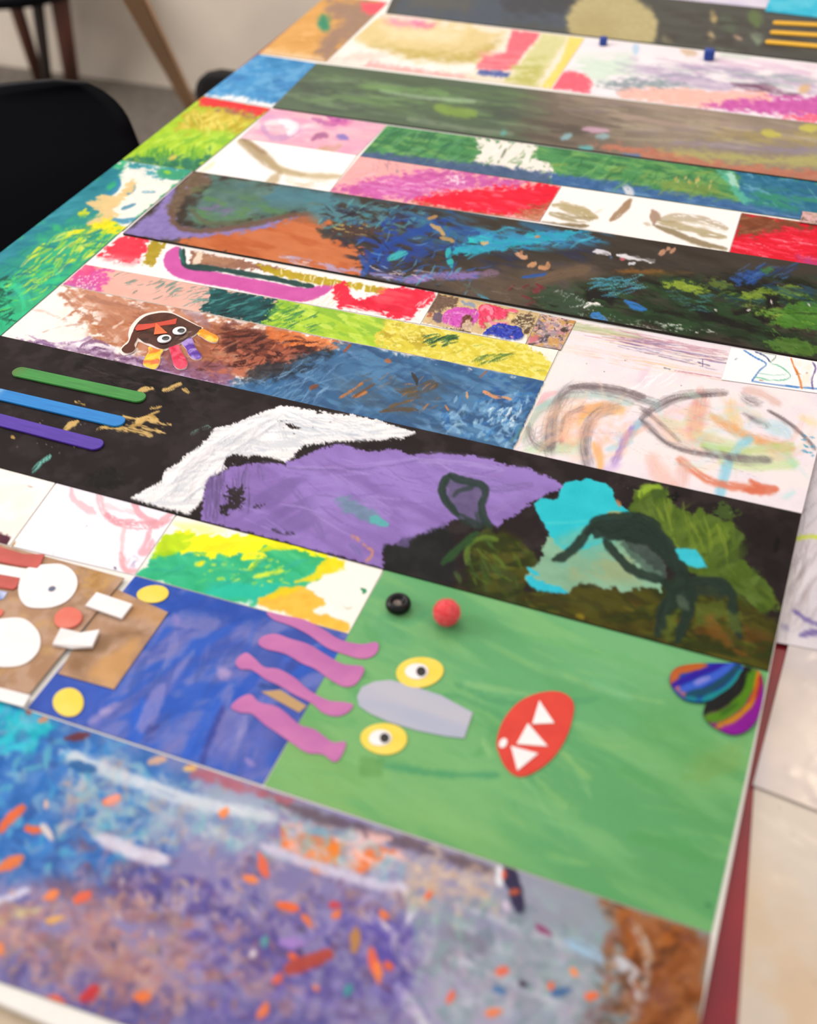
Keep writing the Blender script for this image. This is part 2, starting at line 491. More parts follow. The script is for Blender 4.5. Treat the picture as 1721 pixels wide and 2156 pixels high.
sl = (f1[1] - f0[1]) / (f1[0] - f0[0])
yb = f0[1] - sl * f0[0]
bm = bmesh.new()
box(bm, -0.690, 0.0262, yb - 0.002, 1.74, Z0 - 0.005, Z0)
for v in bm.verts:
    if v.co.x > 0: v.co.x = 0.0239 if v.co.y < 1 else 0.0150
bmesh.ops.bevel(bm, geom=bm.edges[:], offset=0.0006, segments=1, affect='EDGES')
BOARD = tag(from_bm('mural_board', bm, None, M_BOARD), 'long white foam board carrying all the paintings, its white rim showing at lower left', 'board')

def cover(name, quad, z, thick, sp, wr, label, cat, paintf, mat, seed=0):
    s = Sheet(quad, sp, z, thick, 0.0)
    paintf(s); s.relief(wr, 30, 20, 2); s.relief(wr * 0.35, 9, -15, 2)
    return s.build(name, label, cat, mat)
M_PLASTIC = paint_mat('plastic_film', 0.16, 0.3, 0.3, 45, 0.0)
def pf1(s):
    s.fill('cfc2bc', 0.03, 40)
    s.fog('d8c8bc', 60, 0.5, 0.2, 0.8); s.fog('c4bcbf', 40, 0.6, 0.15, 0.6)
    s.grad('c9c2c6', (1640, 1500), (1590, 1500), 0.6)
def pf2(s):
    s.fill('d0b89e', 0.03, 40)
    s.fog('d6bea4', 50, 0.5, 0.2, 0.7); s.fog('d0bda8', 30, 0.6, 0.15, 0.6); s.fog('ccc4bc', 40, 0.62, 0.1, 0.6)
    s.grad('d4ccc4', (1640, 2000), (1760, 1900), 0.7)
    s.dabs(10, 'a89888 8f8480', (6, 12), (3, 5), 60, 40, None, 0.35, soft=3)
def pf3(s):
    s.fill('d3cbcf', 0.03, 20)
    s.fog('e4dde0', 25, 0.5, 0.2, 0.8); s.fog('c3bcc4', 20, 0.6, 0.15, 0.6, 90, 2)
    s.dabs(40, '9a8f92 a89a94 8c8288', (40, 90), (2, 4), -65, 14, '1660,1150 1721,1130 1721,1300 1650,1330', 0.35, 0.35, soft=3)
    s.dabs(30, '7c7a80 8a8890', (30, 90), (0.8, 1.5), -60, 25, '1685,930 1760,920 1760,1120 1680,1110', 0.45, soft=1)
    s.st('c8d455', '1676,1135 1700,1130 1740,1133', 5, 2, 0.2, 0.9)
    s.st('70629a', '1672,1285 1700,1305 1740,1322', 5, 2.5, 0.2, 0.85)
    s.st('6a5a96', '1685,1338 1710,1332 1745,1335', 7, 3, 0.2, 0.8)
    s.st('7a74a0', '1650,1318 1658,1325', 6, 4, 0.2, 0.5)
cover('plastic_cover', '1590,1640 2500,1960 2700,2800 1522,2640', BT + 0.0002, 0.0005, 7, 0.5,
      'beige crinkled plastic sheet at lower right, covering the red table', 'plastic sheet', pf2, M_PLASTIC)
cover('plastic_cover', '1668,1330 2400,1500 2500,2010 1586,1652', BT + 0.0014, 0.0008, 6, 0.6,
      'whitish plastic sheet with a folded lower edge, right of the rainbow petals', 'plastic sheet', pf1, M_PLASTIC)
cover('scribbled_paper', '1712,880 2240,965 2330,1478 1636,1352', BT + 0.0024, 0.0006, 4, 0.15,
      'pale scribbled paper with purple and lime marks beside the black strip', 'drawing', pf3, M_PAPER)
def pf4(s):
    s.fill('cbb9a2', 0.04, 15); s.fog('bdaa92', 12, 0.55, 0.15, 0.6)
cover('kraft_cover', '-60,2040 330,2200 330,2400 -60,2300', BT + 0.0002, 0.0005, 7, 0.2,
      'tan paper on the table below the white rim of the board', 'paper', pf4, M_PAPER)

# ------------------------------------------------------------------ sheets of the mural
# ---- A: speckled abstract at the front
s = Sheet('-40,1463 1500,1967 1424,2560 -40,2054', 4.0, 0.0002, 0.0006)
s.fill('8a82ad', 0.05, 20, -15, 2)
s.grad('9a9fa6', (700, 1800), (1250, 1900), 0.85, 0.25, 18)
s.grad('7d8f92', (1100, 1900), (1350, 2000), 0.6, 0.2)
s.poly('2f6fb8', '-60,1430 60,1480 280,1560 420,1640 330,1800 230,1900 120,1830 -60,1870', 60, 40, 12, 0.85, 0, 0, 0.12, 8)
s.poly('2cb8c8', '-60,1440 60,1490 110,1530 60,1590 -60,1600', 14, 18, 6, 0.95, jit=0.1)
s.fog('a9b9c6', 12, 0.5, 0.15, 0.75, -18, 2.2, '160,1570 560,1670 820,1760 800,1840 480,1790 250,1720', 40)
s.fog('6f86b4', 10, 0.52, 0.12, 0.6, -18, 1.8, '60,1560 520,1690 520,1800 100,1760', 40)
s.fog('b48a88', 14, 0.5, 0.15, 0.75, -18, 2, '-60,1880 280,1900 420,1980 380,2080 -60,2020', 40)
s.fog('4f468c', 13, 0.5, 0.1, 0.8, -15, 2, '340,1790 520,1850 860,1960 900,2130 600,2100 420,1960 180,1860', 40)
s.fog('5c50a0', 12, 0.45, 0.1, 0.85, -15, 1.6, '720,1880 880,1960 860,2080 700,2090', 30)
s.fog('57518c', 14, 0.46, 0.12, 0.8, -15, 1.6, '-40,2020 500,2100 1000,2200 1000,2400 300,2240 -40,2100', 50)
s.fog('6d4f66', 10, 0.52, 0.1, 0.7, -15, 2, '160,1820 400,1880 520,1960 300,1940 60,1870', 30)
s.fog('7a5f62', 9, 0.55, 0.1, 0.7, -20, 1.5, '0,1960 240,1980 300,2080 40,2060', 30)
s.fog('bb8f86', 10, 0.52, 0.1, 0.7, -20, 2, '180,2000 520,2040 600,2110 260,2120', 30)
s.poly('8a4f28', '1270,1890 1500,1967 1424,2560 1250,2560 1330,2160 1310,2010', 26, 18, 8, 0.95, 0, 0, 0.13, 9)
s.fog('4a2a1c', 9, 0.56, 0.08, 0.8, 70, 2.2, '1330,1930 1500,1980 1440,2250 1300,2250', 20)
s.fog('a8602c', 8, 0.56, 0.08, 0.8, 60, 2, '1300,1910 1460,1960 1440,2120 1330,2060', 20)
s.fog('7c5050', 10, 0.5, 0.1, 0.7, 70, 2, '1250,2080 1400,2080 1380,2300 1180,2300', 30)
s.fog('9db8b4', 9, 0.52, 0.12, 0.6, -15, 2, '1050,1850 1260,1950 1300,2100 1000,2050', 40)
s.fog('c9b3a0', 8, 0.5, 0.12, 0.7, -20, 1.6, '840,1760 1020,1830 1010,1900 860,1880', 25)
s.fog('b3a9c2', 11, 0.5, 0.12, 0.6, -18, 2, '900,1990 1250,2080 1230,2250 860,2180', 40)
s.fog('716e78', 11, 0.55, 0.12, 0.6, -18, 2, '950,1950 1240,2050 1200,2110 900,2030', 30)
s.poly('5d4a52', '556,1668 700,1716 880,1770 1060,1834 1040,1850 840,1782 660,1736 560,1690', 10, 6, 5, 0.75)
s.poly('b0606c', '400,1610 470,1632 520,1650 640,1690 600,1690 470,1660 400,1640', 8, 8, 5, 0.8)
s.poly('ee7a3a', '600,1745 680,1760 740,1790 800,1780 836,1800 760,1842 660,1830 590,1790', 10, 16, 5, 0.9, jit=0.1)
s.poly('f0832c', '650,1775 730,1780 720,1815 660,1815', 8, 6, 4, 0.9)
s.fog('f6c4bc', 6, 0.52, 0.06, 0.85, -10, 1.3, '590,1730 850,1760 860,1830 760,1820 600,1790', 12)
s.poly('5d7a9a', '655,1740 735,1745 730,1762 650,1757', 8, 3, 4, 0.7)
for c, p, wd in (('d6dbe4', '130,1585 300,1650 420,1690 580,1724', 11), ('d2cfe0', '205,1760 290,1798 350,1812', 15), ('cfc6de', '555,1782 660,1822 790,1862 850,1872', 9),
                 ('e0dce8', '845,1866 872,1905 856,1950 838,1985', 9), ('efe2dc', '832,1960 838,2000 860,2036', 9), ('c4bcdc', '770,1926 835,1968', 8),
                 ('b8c0cc', '955,1898 1080,1950 1272,2020', 7), ('c8c8d4', '945,2016 1060,2060 1190,2120', 8), ('9cc0dc', '1190,1975 1270,2015', 14),
                 ('cfd6e4', '1290,2020 1340,2060 1352,2100', 16), ('c4b8b0', '1330,1940 1365,2010 1350,2100 1320,2180', 9), ('d8cfe0', '840,2080 880,2140 900,2180', 12),
                 ('e2dff0', '-20,1905 30,1885 60,1875', 8), ('d8c88a', '-20,1940 40,1925 80,1915', 11), ('5b5a96', '-20,1925 30,1905 60,1890', 6)):
    s.st(c, p, wd, 6, 0.3, 0.8, 3, 0.25, br=2.5)
s.dabs(70, '2468b4 3a86c8 1f5aa8 5ba6cc 66b6c4 2a4f90', (18, 60), (3, 8), -40, 45, '-40,1540 260,1580 300,1760 200,1850 -40,1820', 0.7, 0.2, 0.15, 4, br=1.5)
s.dabs(60, '88a8c4 9cc0c8 b8b0c4 7890b8 c0c8d4', (14, 44), (3, 7), -50, 50, '120,1590 540,1720 520,1800 130,1740', 0.5, 0.15, 0.1, 4, br=1.5)
s.dabs(60, '6a5aa4 544a94 8878b8 a694c8 403c80 7a6098', (16, 50), (4, 9), 60, 50, '380,1820 860,1960 840,2140 400,2090', 0.6, 0.15, 0.1, 4, br=1.5)
s.dabs(50, 'c08880 a86a68 d0a090 b87870', (16, 46), (4, 9), -10, 40, '-40,1900 380,1960 560,2060 200,2120 -40,2040', 0.55, 0.2, 0.1, 4, br=1.5)
s.dabs(46, '8fa8a8 a8b4bc 98a0b8 b4a8b8 7f9494', (18, 54), (4, 8), 40, 50, '880,1880 1270,1990 1260,2160 900,2120', 0.5, 0.15, 0.1, 4, br=1.5)
s.dabs(26, '48426c 6c4450 3c3868 5a4a58', (14, 34), (3, 7), 50, 40, '120,1800 900,2000 880,2150 300,2120', 0.65, 0.1, 0.1, 3, br=1.5)
s.dabs(26, 'e8cc9c f0d4b8 f4e0d0 e0a878', (12, 36), (3, 7), 70, 30, '240,1820 680,1900 1000,1860 980,1960 600,1980 200,1960', 0.65, 0.15, 0.1, 3, br=1.5)
for reg, cols, n in (('-40,1480 60,1490 280,1570 330,1700 220,1860 -40,1860', '2a6cb4 3a8ccc 1f5aa4 5cacd0 70b8c8 34508c 7098c4 8fb0c8', 150),
                     ('130,1570 560,1690 860,1790 860,1860 520,1800 120,1760', '9cb4c4 b4b8c8 8aa4bc a8c4c8 c0b4bc 9890a8 b4a09c 8cbcc4 c8ccd4', 230),
                     ('150,1770 560,1800 860,1870 860,1930 500,1960 150,1890', '8c7c98 6a5470 a894b4 c0a8b0 7c6488 b4a4c0 9c7c80', 170),
                     ('-40,1880 260,1880 560,1960 640,2080 360,2130 -40,2040', 'b88078 c89888 a06c64 b4948c 8c6474 d0a898 7c5a6c a88878 947c98', 260),
                     ('380,1900 860,1950 880,2156 420,2156', '5a4e98 6c60a8 483e84 8c80b8 9c90c4 7c6c98 54468c a490b8 6a5478', 260),
                     ('-40,2010 420,2100 1000,2156 900,2300 200,2180', '5c5490 7468a0 8c7ca8 4c4684 9c8cb0 845c6c a87468', 190),
                     ('860,1780 1060,1840 1060,1930 860,1920', 'd4b8a0 c8a890 e0c8b0 b0a0a8 a8a4b0', 90),
                     ('860,1880 1280,1960 1320,2156 880,2156', '8c9ca4 a4b4b8 98a0b4 7c9094 b4a8b8 84a4a0 a09cae 74848c b8bcc8', 260),
                     ('1270,1900 1490,1970 1440,2200 1260,2200', '8a5430 6c3c24 a46434 4c2c1c 7c4c40 905c4c b0784c', 130)):
    s.dabs(n, cols, (12, 46), (4, 11), -20, 70, reg, 0.55, 0.12, 0.08, 5, 0.5, 0.05, 1.6)
for c, p, wd, a in (('d8dce4', '150,1592 300,1652 420,1690 575,1722', 15, 0.6), ('dcd6e4', '215,1766 290,1798 345,1812', 15, 0.8), ('d0c8dc', '555,1782 660,1822 790,1862 845,1868', 9, 0.8)):
    s.st(c, p, wd, 9, 0.15, a, 3, 0.2, br=2)
OR = ('0,1750 16,1730 48,1700', '0,1830 20,1820 44,1806', '160,1895 186,1885', '96,1890 120,1880', '60,1745 84,1748', '222,1690 250,1680', '560,1840 548,1800', '540,1855 520,1850', '590,1905 625,1912', '640,1930 652,1945',
      '790,2045 782,2000', '798,2065 794,2035', '815,2030 822,2036', '715,1920 705,1930', '580,2066 592,2054', '664,2078 668,2082', '612,2014 620,2018', '290,2100 310,2098', '100,2105 130,2108', '0,2010 2,1990',
      '900,1890 906,1880', '806,1925 812,1930', '1045,2048 1066,2044', '1208,2046 1212,2050', '1240,2098 1252,2096', '1050,2130 1028,2134', '948,2106 952,2096', '470,1715 476,1710', '1158,2080 1162,2074', '560,2120 548,2140', '1000,2190 1010,2180')
for k, p in enumerate(OR):
    s.st(['ee6a34', 'f07c40', 'e86a4a', 'f58a4c'][k % 4], p, 9 + (k * 7) % 5, 3, 0, 0.9, 2, 0.3)
for c, p, wd in (('c83838', '180,2100 196,2086', 16), ('d04848', '700,1906 712,1904', 9), ('b04838', '610,2040 690,2012', 18), ('c08a4c', '746,2000 750,1960', 11), ('3d6494', '1168,2094 1200,2084', 10), ('4a72a0', '1044,2080 1060,2088', 12),
                 ('2a2440', '1066,1826 1084,1870 1096,1915', 15), ('c8603c', '1078,1880 1092,1878', 7), ('e8ecf4', '1054,1830 1052,1862', 8), ('e86038', '1062,1836 1060,1848', 6), ('d8c4d8', '1064,1900 1068,1915', 7),
                 ('8a4068', '1130,1950 1160,1968', 8), ('241c30', '1098,2070 1104,2074', 11), ('2f5f98', '150,1610 200,1620', 12), ('6a2c2c', '140,1556 184,1546', 9), ('a8442c', '60,1502 64,1496', 7), ('e08a5c', '84,1518 96,1514', 9), ('f0c070', '395,1620 410,1616', 12), ('e0b090', '318,1604 346,1598', 11),
                 ('f0a090', '230,1690 246,1684', 13), ('f2c0a8', '96,1698 98,1690', 9), ('e8d4cc', '92,1742 108,1764', 10), ('f0e6f0', '530,2012 536,2006', 9), ('a884c8', '595,1985 640,1986', 14), ('5ca4a0', '555,1990 560,1976', 7), ('4a9a98', '730,2090 736,2080', 14), ('ecb060', '100,1940 130,1930', 9)):
    s.st(c, p, wd, 3.5, 0.0, 0.88, 2, 0.3)
s.relief(0.12, 6, -15, 2)
s.build('speckled_painting', 'large blurred purple, blue and orange speckled abstract painting at the very front', 'painting', M_ACRYL, edge='8a7a70')

# ---- B1: green sheet
s = Sheet('810,1197 1621,1414 1500,1966 555,1654', 3.4, 0.0002, 0.0005)
s.fill('67a670', 0.035, 26, -14, 3)
s.grad('84b068', (900, 1450), (700, 1660), 0.75, 0.3, 30)
s.grad('58965c', (1150, 1600), (1480, 1800), 0.65, 0.3, 30)
s.grad('7ab47c', (1000, 1350), (1050, 1250), 0.5)
s.fog('5fa068', 16, 0.56, 0.1, 0.5, -16, 5); s.fog('86b878', 14, 0.58, 0.1, 0.5, -16, 5)
s.fog('60a070', 12, 0.5, 0.1, 0.6, -16, 3, '720,1330 830,1250 900,1290 860,1360 760,1420', 25)
s.poly('7a9c52', '1480,1590 1560,1560 1570,1620 1480,1660 1440,1640', 24, 14, 10, 0.5)
s.poly('5d9a58', '1330,1480 1420,1480 1500,1560 1440,1640 1340,1540', 30, 14, 10, 0.4)
for c, p, wd, a in (('4f9466', '960,1440 1060,1478 1180,1480 1260,1470', 7, 0.55), ('4f9466', '940,1462 1040,1500 1060,1530 1050,1560', 8, 0.55), ('5a9c60', '1005,1500 1040,1520 1030,1570 1000,1590', 9, 0.5), ('94bf80', '980,1440 1080,1456 1140,1470', 6, 0.5),
                    ('4c9468', '812,1612 930,1630 1050,1632', 7, 0.75), ('559a66', '800,1600 860,1616', 9, 0.4), ('9cc488', '1020,1560 1034,1590', 6, 0.5), ('a8c878', '1180,1580 1240,1640', 6, 0.4), ('94be78', '1130,1640 1190,1700', 9, 0.4),
                    ('8fb87a', '1190,1420 1260,1450 1400,1480', 5, 0.4), ('7ab88a', '1250,1440 1330,1470', 6, 0.4), ('5a9a5c', '1300,1620 1400,1660 1500,1740', 12, 0.4), ('559858', '1330,1760 1430,1780 1480,1810', 16, 0.45), ('66a86a', '1100,1340 1250,1370 1400,1420', 10, 0.4),
                    ('8cc07c', '660,1560 720,1590 780,1610', 8, 0.4), ('62a468', '640,1500 740,1520', 14, 0.4), ('a2c47a', '1150,1800 1240,1820', 6, 0.3), ('5a9c60', '770,1320 800,1360', 9, 0.5), ('56a070', '800,1296 860,1310 900,1290', 7, 0.5), ('4f8a58', '700,1440 740,1420 780,1424', 8, 0.5)):
    s.st(c, p, wd, 5, 0.25, a, 2, 0.05, br=1.6)
s.poly('5d9150', '757,1592 808,1598 806,1636 756,1634', 5, 2, 3, 0.55)
s.dabs(90, '7cb882 64a66c 8cba76 5c9e66', (50, 150), (3, 7), 16, 9, None, 0.32, 0.4, 0.05, 4, 0.1, br=1.6)
s.dabs(24, '9cc488 88b46c', (40, 90), (2, 4), 50, 14, '1080,1560 1250,1580 1240,1760 1060,1740', 0.3, 0.4, 0.04, 3, br=1.5)
s.st('3f7c50', '1490,1905 1494,1908', 6, 3)
GREEN = s.build('green_sheet', 'large green painted sheet with a collaged monster face and red toothy mouth', 'collage', M_ACRYL, edge='cfd8c0')

# ---- B2: blue sheet (robot body, lying sideways)
s = Sheet('284,1212 736,1335 554,1653 56,1491', 3.2, 0.0002, 0.0005)
s.fill('4257a6', 0.05, 14, 60, 2)
s.fog('6f74b8', 14, 0.46, 0.14, 0.85, 60, 1.8, '300,1280 520,1300 560,1440 480,1600 260,1560 200,1480', 50)
s.fog('2f5ec0', 12, 0.54, 0.1, 0.75, 60, 3); s.fog('8a86bc', 12, 0.58, 0.1, 0.6, 50, 2)
s.poly('2a4ea6', '250,1256 290,1212 400,1245 560,1290 560,1320 420,1300 360,1290', 16, 14, 8, 0.85)
s.poly('3f5cb4', '60,1490 110,1420 150,1424 240,1450 190,1530 100,1505', 12, 10, 6, 0.85)
s.poly('6a6cb0', '440,1520 520,1500 590,1540 560,1640 440,1600', 26, 10, 8, 0.7)
s.dabs(60, '5a6abc 7a78b8 3a62c0 9490c4 33509c', (40, 110), (5, 12), -58, 22, '250,1320 600,1340 540,1630 190,1530', 0.45, 0.3, 0.06, 4, br=1.8)
for c, p, wd in (('2f62c8', '300,1480 290,1540 270,1570', 16), ('2c5ec4', '460,1480 430,1540 395,1590', 17), ('2a56b8', '540,1420 500,1470', 14), ('3b3f88', '470,1490 440,1560 425,1610', 6), ('3d58b0', '150,1545 152,1500', 9),
                 ('9a90c4', '190,1520 250,1480', 8), ('a89cc8', '215,1500 230,1496', 8), ('b49cc8', '465,1415 476,1420', 14), ('a890c4', '520,1600 530,1610', 9), ('8c88c4', '300,1530 340,1450', 16), ('22407c', '548,1444 585,1448', 6), ('3a3c80', '310,1540 330,1530', 9), ('8a80c0', '370,1300 372,1310', 12)):
    s.st(c, p, wd, 6, 0.2, 0.75, 2, 0.06, br=1.8)
s.poly('2f3f7c', '70,1500 150,1530 260,1566 420,1612 430,1620 250,1575 120,1540', 8, 8, 6, 0.5)
BLUE = s.build('blue_sheet', 'blue mottled painted sheet beside the green one, with a brown robot face collaged on it', 'collage', M_ACRYL, edge='5a6aa0')

# ---- B3: yellow and green painting
s = Sheet('372,1085 809,1197 735,1334 284,1211', 2.8, 0.0002, 0.0005)
s.fill('fbf3ea', 0.01, 20)
s.fog('f4ee9a', 10, 0.45, 0.1, 0.8, -14, 2, '365,1100 470,1105 480,1130 360,1118', 8)
s.poly('38b482', '326,1160 400,1160 520,1170 600,1150 690,1175 690,1200 640,1240 570,1255 520,1275 400,1250 290,1212', 4, 9, 5, 1, 0.1, 0, 0.07, 7, -20, 2)
s.poly('f4ee10', '340,1128 400,1118 480,1130 560,1124 640,1150 690,1170 720,1186 700,1200 640,1190 560,1160 500,1168 440,1172 380,1162 330,1160', 3, 8, 5, 1, 0.2, 0, 0.03)
s.poly('b4d414', '338,1126 380,1120 410,1128 400,1150 360,1172 320,1176', 4, 6, 4, 0.9, 0.1, jit=0.08, ja=-30, jst=3)
s.poly('38b27c', '560,1150 620,1160 690,1176 686,1196 640,1210 590,1200 540,1170', 3, 6, 4, 0.95, 0.1, jit=0.08, ja=-20, jst=3)
s.poly('26b8a0', '470,1220 540,1230 620,1228 590,1252 540,1270 430,1252', 8, 8, 5, 0.85)
s.poly('f6bc4a', '540,1270 560,1252 600,1240 640,1236 660,1250 680,1262 700,1290 735,1318 735,1336 650,1312', 3, 6, 4, 1, 0.1, jit=0.05)
s.poly('e2c81c', '548,1262 590,1240 640,1236 600,1258', 3, 5, 4, 0.9)
s.poly('fdf6ef', '655,1284 690,1270 720,1290 740,1300 720,1306 690,1294 660,1292', 3, 4, 4, 1)
s.poly('f2d820', '690,1172 726,1182 724,1196 700,1206 660,1222 620,1226 660,1206', 3, 4, 4, 0.9)
s.st('f0f010', '510,1176 540,1174', 4, 2); s.st('e8ea20', '525,1198 545,1182 552,1176', 6, 2.5, 0, 1, 2, 0.25); s.st('e6e838', '515,1170 545,1166 560,1172', 5, 2, 0.1, 1, 1, 0.25)
s.st('c8e048', '535,1215 570,1208 595,1202', 5, 2, 0.2); s.st('e4e020', '415,1190 430,1184', 5, 2, 0.2)
s.dabs(34, 'd8ea48 a8d848 c8e85c 7ccc60', (4, 22), (1.5, 4), -12, 25, '380,1170 620,1180 600,1240 420,1230', 0.85, 0.1, 0.15)
s.dabs(24, '2a9c74 58c478 30a890', (20, 60), (3, 6), -8, 20, '330,1160 640,1190 560,1260 310,1205', 0.6, 0.35, 0.1, br=1.2)
s.dabs(14, 'f8f840 e8e000', (20, 70), (3, 6), -8, 16, '420,1126 640,1150 560,1160 400,1160', 0.8, 0.2, 0.15)
s.st('2f8c60', '762,1240 768,1244 766,1248', 4, 1.5); s.st('a8b898', '722,1276 732,1282 742,1278', 1.5, 1, 0.2, 0.6)
s.build('yellow_green_painting', 'small bright yellow and green painting with a bare white corner, above the blue sheet', 'painting', M_ACRYL, edge='fbf3ea')

# ---- B4: white sheet with pink loops; B5: cream sheet
s = Sheet('119,1016 371,1084 283,1211 22,1150', 2.8, 0.0002, 0.0004)
s.fill('f8f0f7', 0.008, 20)
for c, p, wd, a in (('e8b4bc', '150,1032 156,1052 178,1068 200,1080', 6, 0.75), ('e6b0b8', '208,1040 214,1068 228,1088', 7, 0.7), ('dc98a2', '225,1084 250,1100 290,1106 340,1104', 8, 0.85), ('e09ea8', '282,1052 290,1076 310,1094 330,1100', 6, 0.8),
                    ('e4a4ac', '330,1104 352,1092 368,1080', 8, 0.8), ('ecbcc0', '262,1100 258,1140 256,1180 262,1198 270,1206', 4, 0.75), ('e8a8ae', '256,1165 262,1195 274,1204 286,1200', 6, 0.8), ('e4a0ac', '316,1116 306,1148 296,1164 312,1160 322,1140', 6, 0.75), ('eabac0', '214,1060 240,1070 290,1080', 4, 0.5)):
    s.st(c, p, wd * 1.15, 2, 0.32, a, 1.5, 0.03, br=1.1)
s.dabs(10, 'b4b8d8 9aa0cc e0b8c8', (6, 16), (1.5, 3), -30, 40, '268,1166 306,1170 296,1200 266,1196', 0.7, 0.3)
s.dabs(7, '8a8488', (1, 3), (0.7, 1.6), 0, 90, None, 0.7)
s.st('50486c', '240,1195 244,1197', 2.2, 1)
s.poly('3c5ea8', '24,1118 34,1112 42,1108 48,1110 42,1122 30,1128', 2, 4, 2, 0.85)
s.poly('5a3440', '-20,1118 18,1126 36,1116 30,1134 22,1146 8,1156 -20,1150', 1.5, 2, 2, 1)
s.poly('b0843c', '20,1140 30,1136 33,1146 24,1156 10,1158', 2, 3, 2, 0.9)
s.build('white_loop_drawing', 'white sheet with looping pink brush lines, between the black strip and the robot', 'drawing', M_PAPER, edge='f8f0f7')
s = Sheet('-60,968 118,1015 20,1149 -60,1128', 2.8, 0.0002, 0.0004)
s.fill('f9ede2', 0.015, 18); s.fog('fbf4f0', 18, 0.5, 0.15, 0.8)
s.poly('5a3440', '-60,1112 0,1120 16,1128 24,1134 10,1152 -60,1140', 1.5, 2, 2, 1)
s.st('a89888', '58,1022 68,1025', 1, 0.8, 0, 0.7)
s.build('cream_paper', 'plain cream sheet at the left edge, just below the black strip', 'paper', M_PAPER, edge='f6ece4')

# ---- C: black strip with white peak, purple mountain and dark green animal
s = Sheet('-60,693 1690,1082 1621,1413 -60,968', 2.3, 0.0002, 0.0014)
s.fill('272121', 0.012, 12, -12, 2)
s.fog('383131', 14, 0.55, 0.12, 0.6)
s.fog('161414', 5, 0.6, 0.08, 0.6, -12, 2, '160,740 470,800 440,880 150,800', 20)
s.poly('1b1a19', '190,1000 230,985 262,1000 256,1030 215,1036 180,1020', 4, 12, 3, 0.75, dry=0.42)
s.dabs(30, '1a1817 151413 3e3634', (14, 40), (1, 2.5), 14, 14, '170,770 330,790 420,830 300,820 170,790', 0.8, 0.35)
# gold smudges round the sticks
G = 'c4a263 b59254 d0ae70'
for p, wd, dr in (('290,824 306,819 322,818', 4.5, 0.25), ('346,822 362,816 380,808', 4.5, 0.3), ('136,906 150,894 164,888', 8, 0.2), ('256,876 276,880 296,884', 2.5, 0.2), ('276,898 294,892 314,877 330,888', 5.5, 0.25), ('288,890 312,880 332,886', 5, 0.2), ('310,886 340,892 360,894', 2, 0.35), ('300,898 330,908 350,912', 3, 0.4), ('246,902 280,906 320,916', 4.5, 0.42), ('200,908 214,900 230,898', 3, 0.4), ('206,900 260,904', 2, 0.4), ('318,860 340,856', 2.5, 0.5), ('25,920 30,922', 3, 0.3), ('160,845 178,852', 4, 0.5), ('388,818 396,826', 4, 0.5), ('318,872 336,866', 2.5, 0.5)):
    s.st(G.split()[len(p) % 3], p, wd, 1.0, dr, 0.95, 2, 0.18, br=0.6)
s.dabs(30, G, (4, 14), (0.6, 1.6), 12, 12, '200,890 330,870 350,914 240,910', 0.8, 0.35, 0.1)
s.dabs(16, 'b59a68 cfc4b0', (2, 5), (0.5, 1.3), 12, 40, '120,840 240,860 200,960 20,930', 0.8)
s.st('6fb0a4', '68,994 84,976 106,960', 4.2, 1, 0.36, 0.95, 1, 0.1, br=0.55)
s.st('7ca89a', '404,914 420,906 442,898', 4, 1, 0.55, 0.6, 1, 0.05, br=0.6)
s.dabs(9, 'd8d0cc', (1, 3), (0.6, 1.3), 0, 90, '20,740 200,760 200,990 20,960', 0.7)
# white peak
WP = pts('276,1050 290,1040 310,1032 342,1014 348,992 372,978 396,956 420,940 440,924 446,908 456,902 478,898 500,890 530,878 560,866 590,857 606,856 640,862 668,866 700,872 740,874 790,884 840,900 874,912 850,922 800,926 750,928 700,931 660,936 634,946 620,962 602,972 566,962 530,960 504,966 480,982 470,992 446,1006 436,1018 428,1050 420,1062 398,1083 350,1071 310,1060')
s.poly('ebe7e7', WP, 1.0, 4.0, 1.6, 1.0, 0.35, 0, 0.02, 3, 25, 3, edge=0.12)
s.fog('cfd2d8', 3.0, 0.54, 0.08, 0.75, 28, 5, WP, 4, jit=0.01); s.fog('f6f2f2', 2.2, 0.56, 0.06, 0.9, 20, 6, WP, 4, jit=0.01, h=0.15)
for c, p, wd in (('f4f2f2', '300,1044 360,1010 430,950 520,900 600,880', 9), ('dcd8dc', '360,1050 380,1000 440,950 500,920', 7), ('f2efef', '330,1052 372,1012 398,992', 7), ('d2d2d8', '590,890 592,905 604,930 640,935', 6), ('f5f3f3', '560,900 600,880 660,892 720,905 790,908', 9), ('d8dae0', '620,905 700,912 800,915', 6), ('cfd0d6', '470,940 520,930 560,940', 6), ('f8f4f4', '420,1040 430,1010 470,980', 8), ('e0dadc', '390,1060 400,1040 404,1010', 5), ('f4f2f2', '590,872 640,870 700,884', 7), ('c8ccd6', '478,960 520,945 560,950', 4)):
    s.st(c, p, wd, 1.5, 0.45, 0.8, 1, 0.3, br=0.5, jit=0.02)
s.dabs(110, 'f6f4f4 c4c6cc dcdade b8bcc6', (24, 80), (0.8, 1.8), -34, 12, '330,1050 420,960 470,920 540,890 600,870 560,940 470,975 420,1040', 0.7, 0.3, 0.25, br=0.5)
s.dabs(90, 'f8f6f6 c0c6d0 d8dade', (24, 80), (0.8, 1.8), 10, 14, '600,866 700,880 840,905 700,926 620,930', 0.7, 0.3, 0.25, br=0.5)
s.poly('2c2626', '600,892 612,894 634,903 622,905 606,900', 1, 2.5, 1.2, 1)
s.poly('2c2626', '478,962 496,958 522,962 506,972 478,984 472,980', 1, 3, 1.5, 1)
s.poly('2c2626', '663,866 676,868 682,873 668,873', 1, 2, 1.2, 1)
s.dabs(8, '3a3434', (2, 5), (0.6, 1.4), 20, 60, '570,880 720,890 700,925 600,930', 0.9)
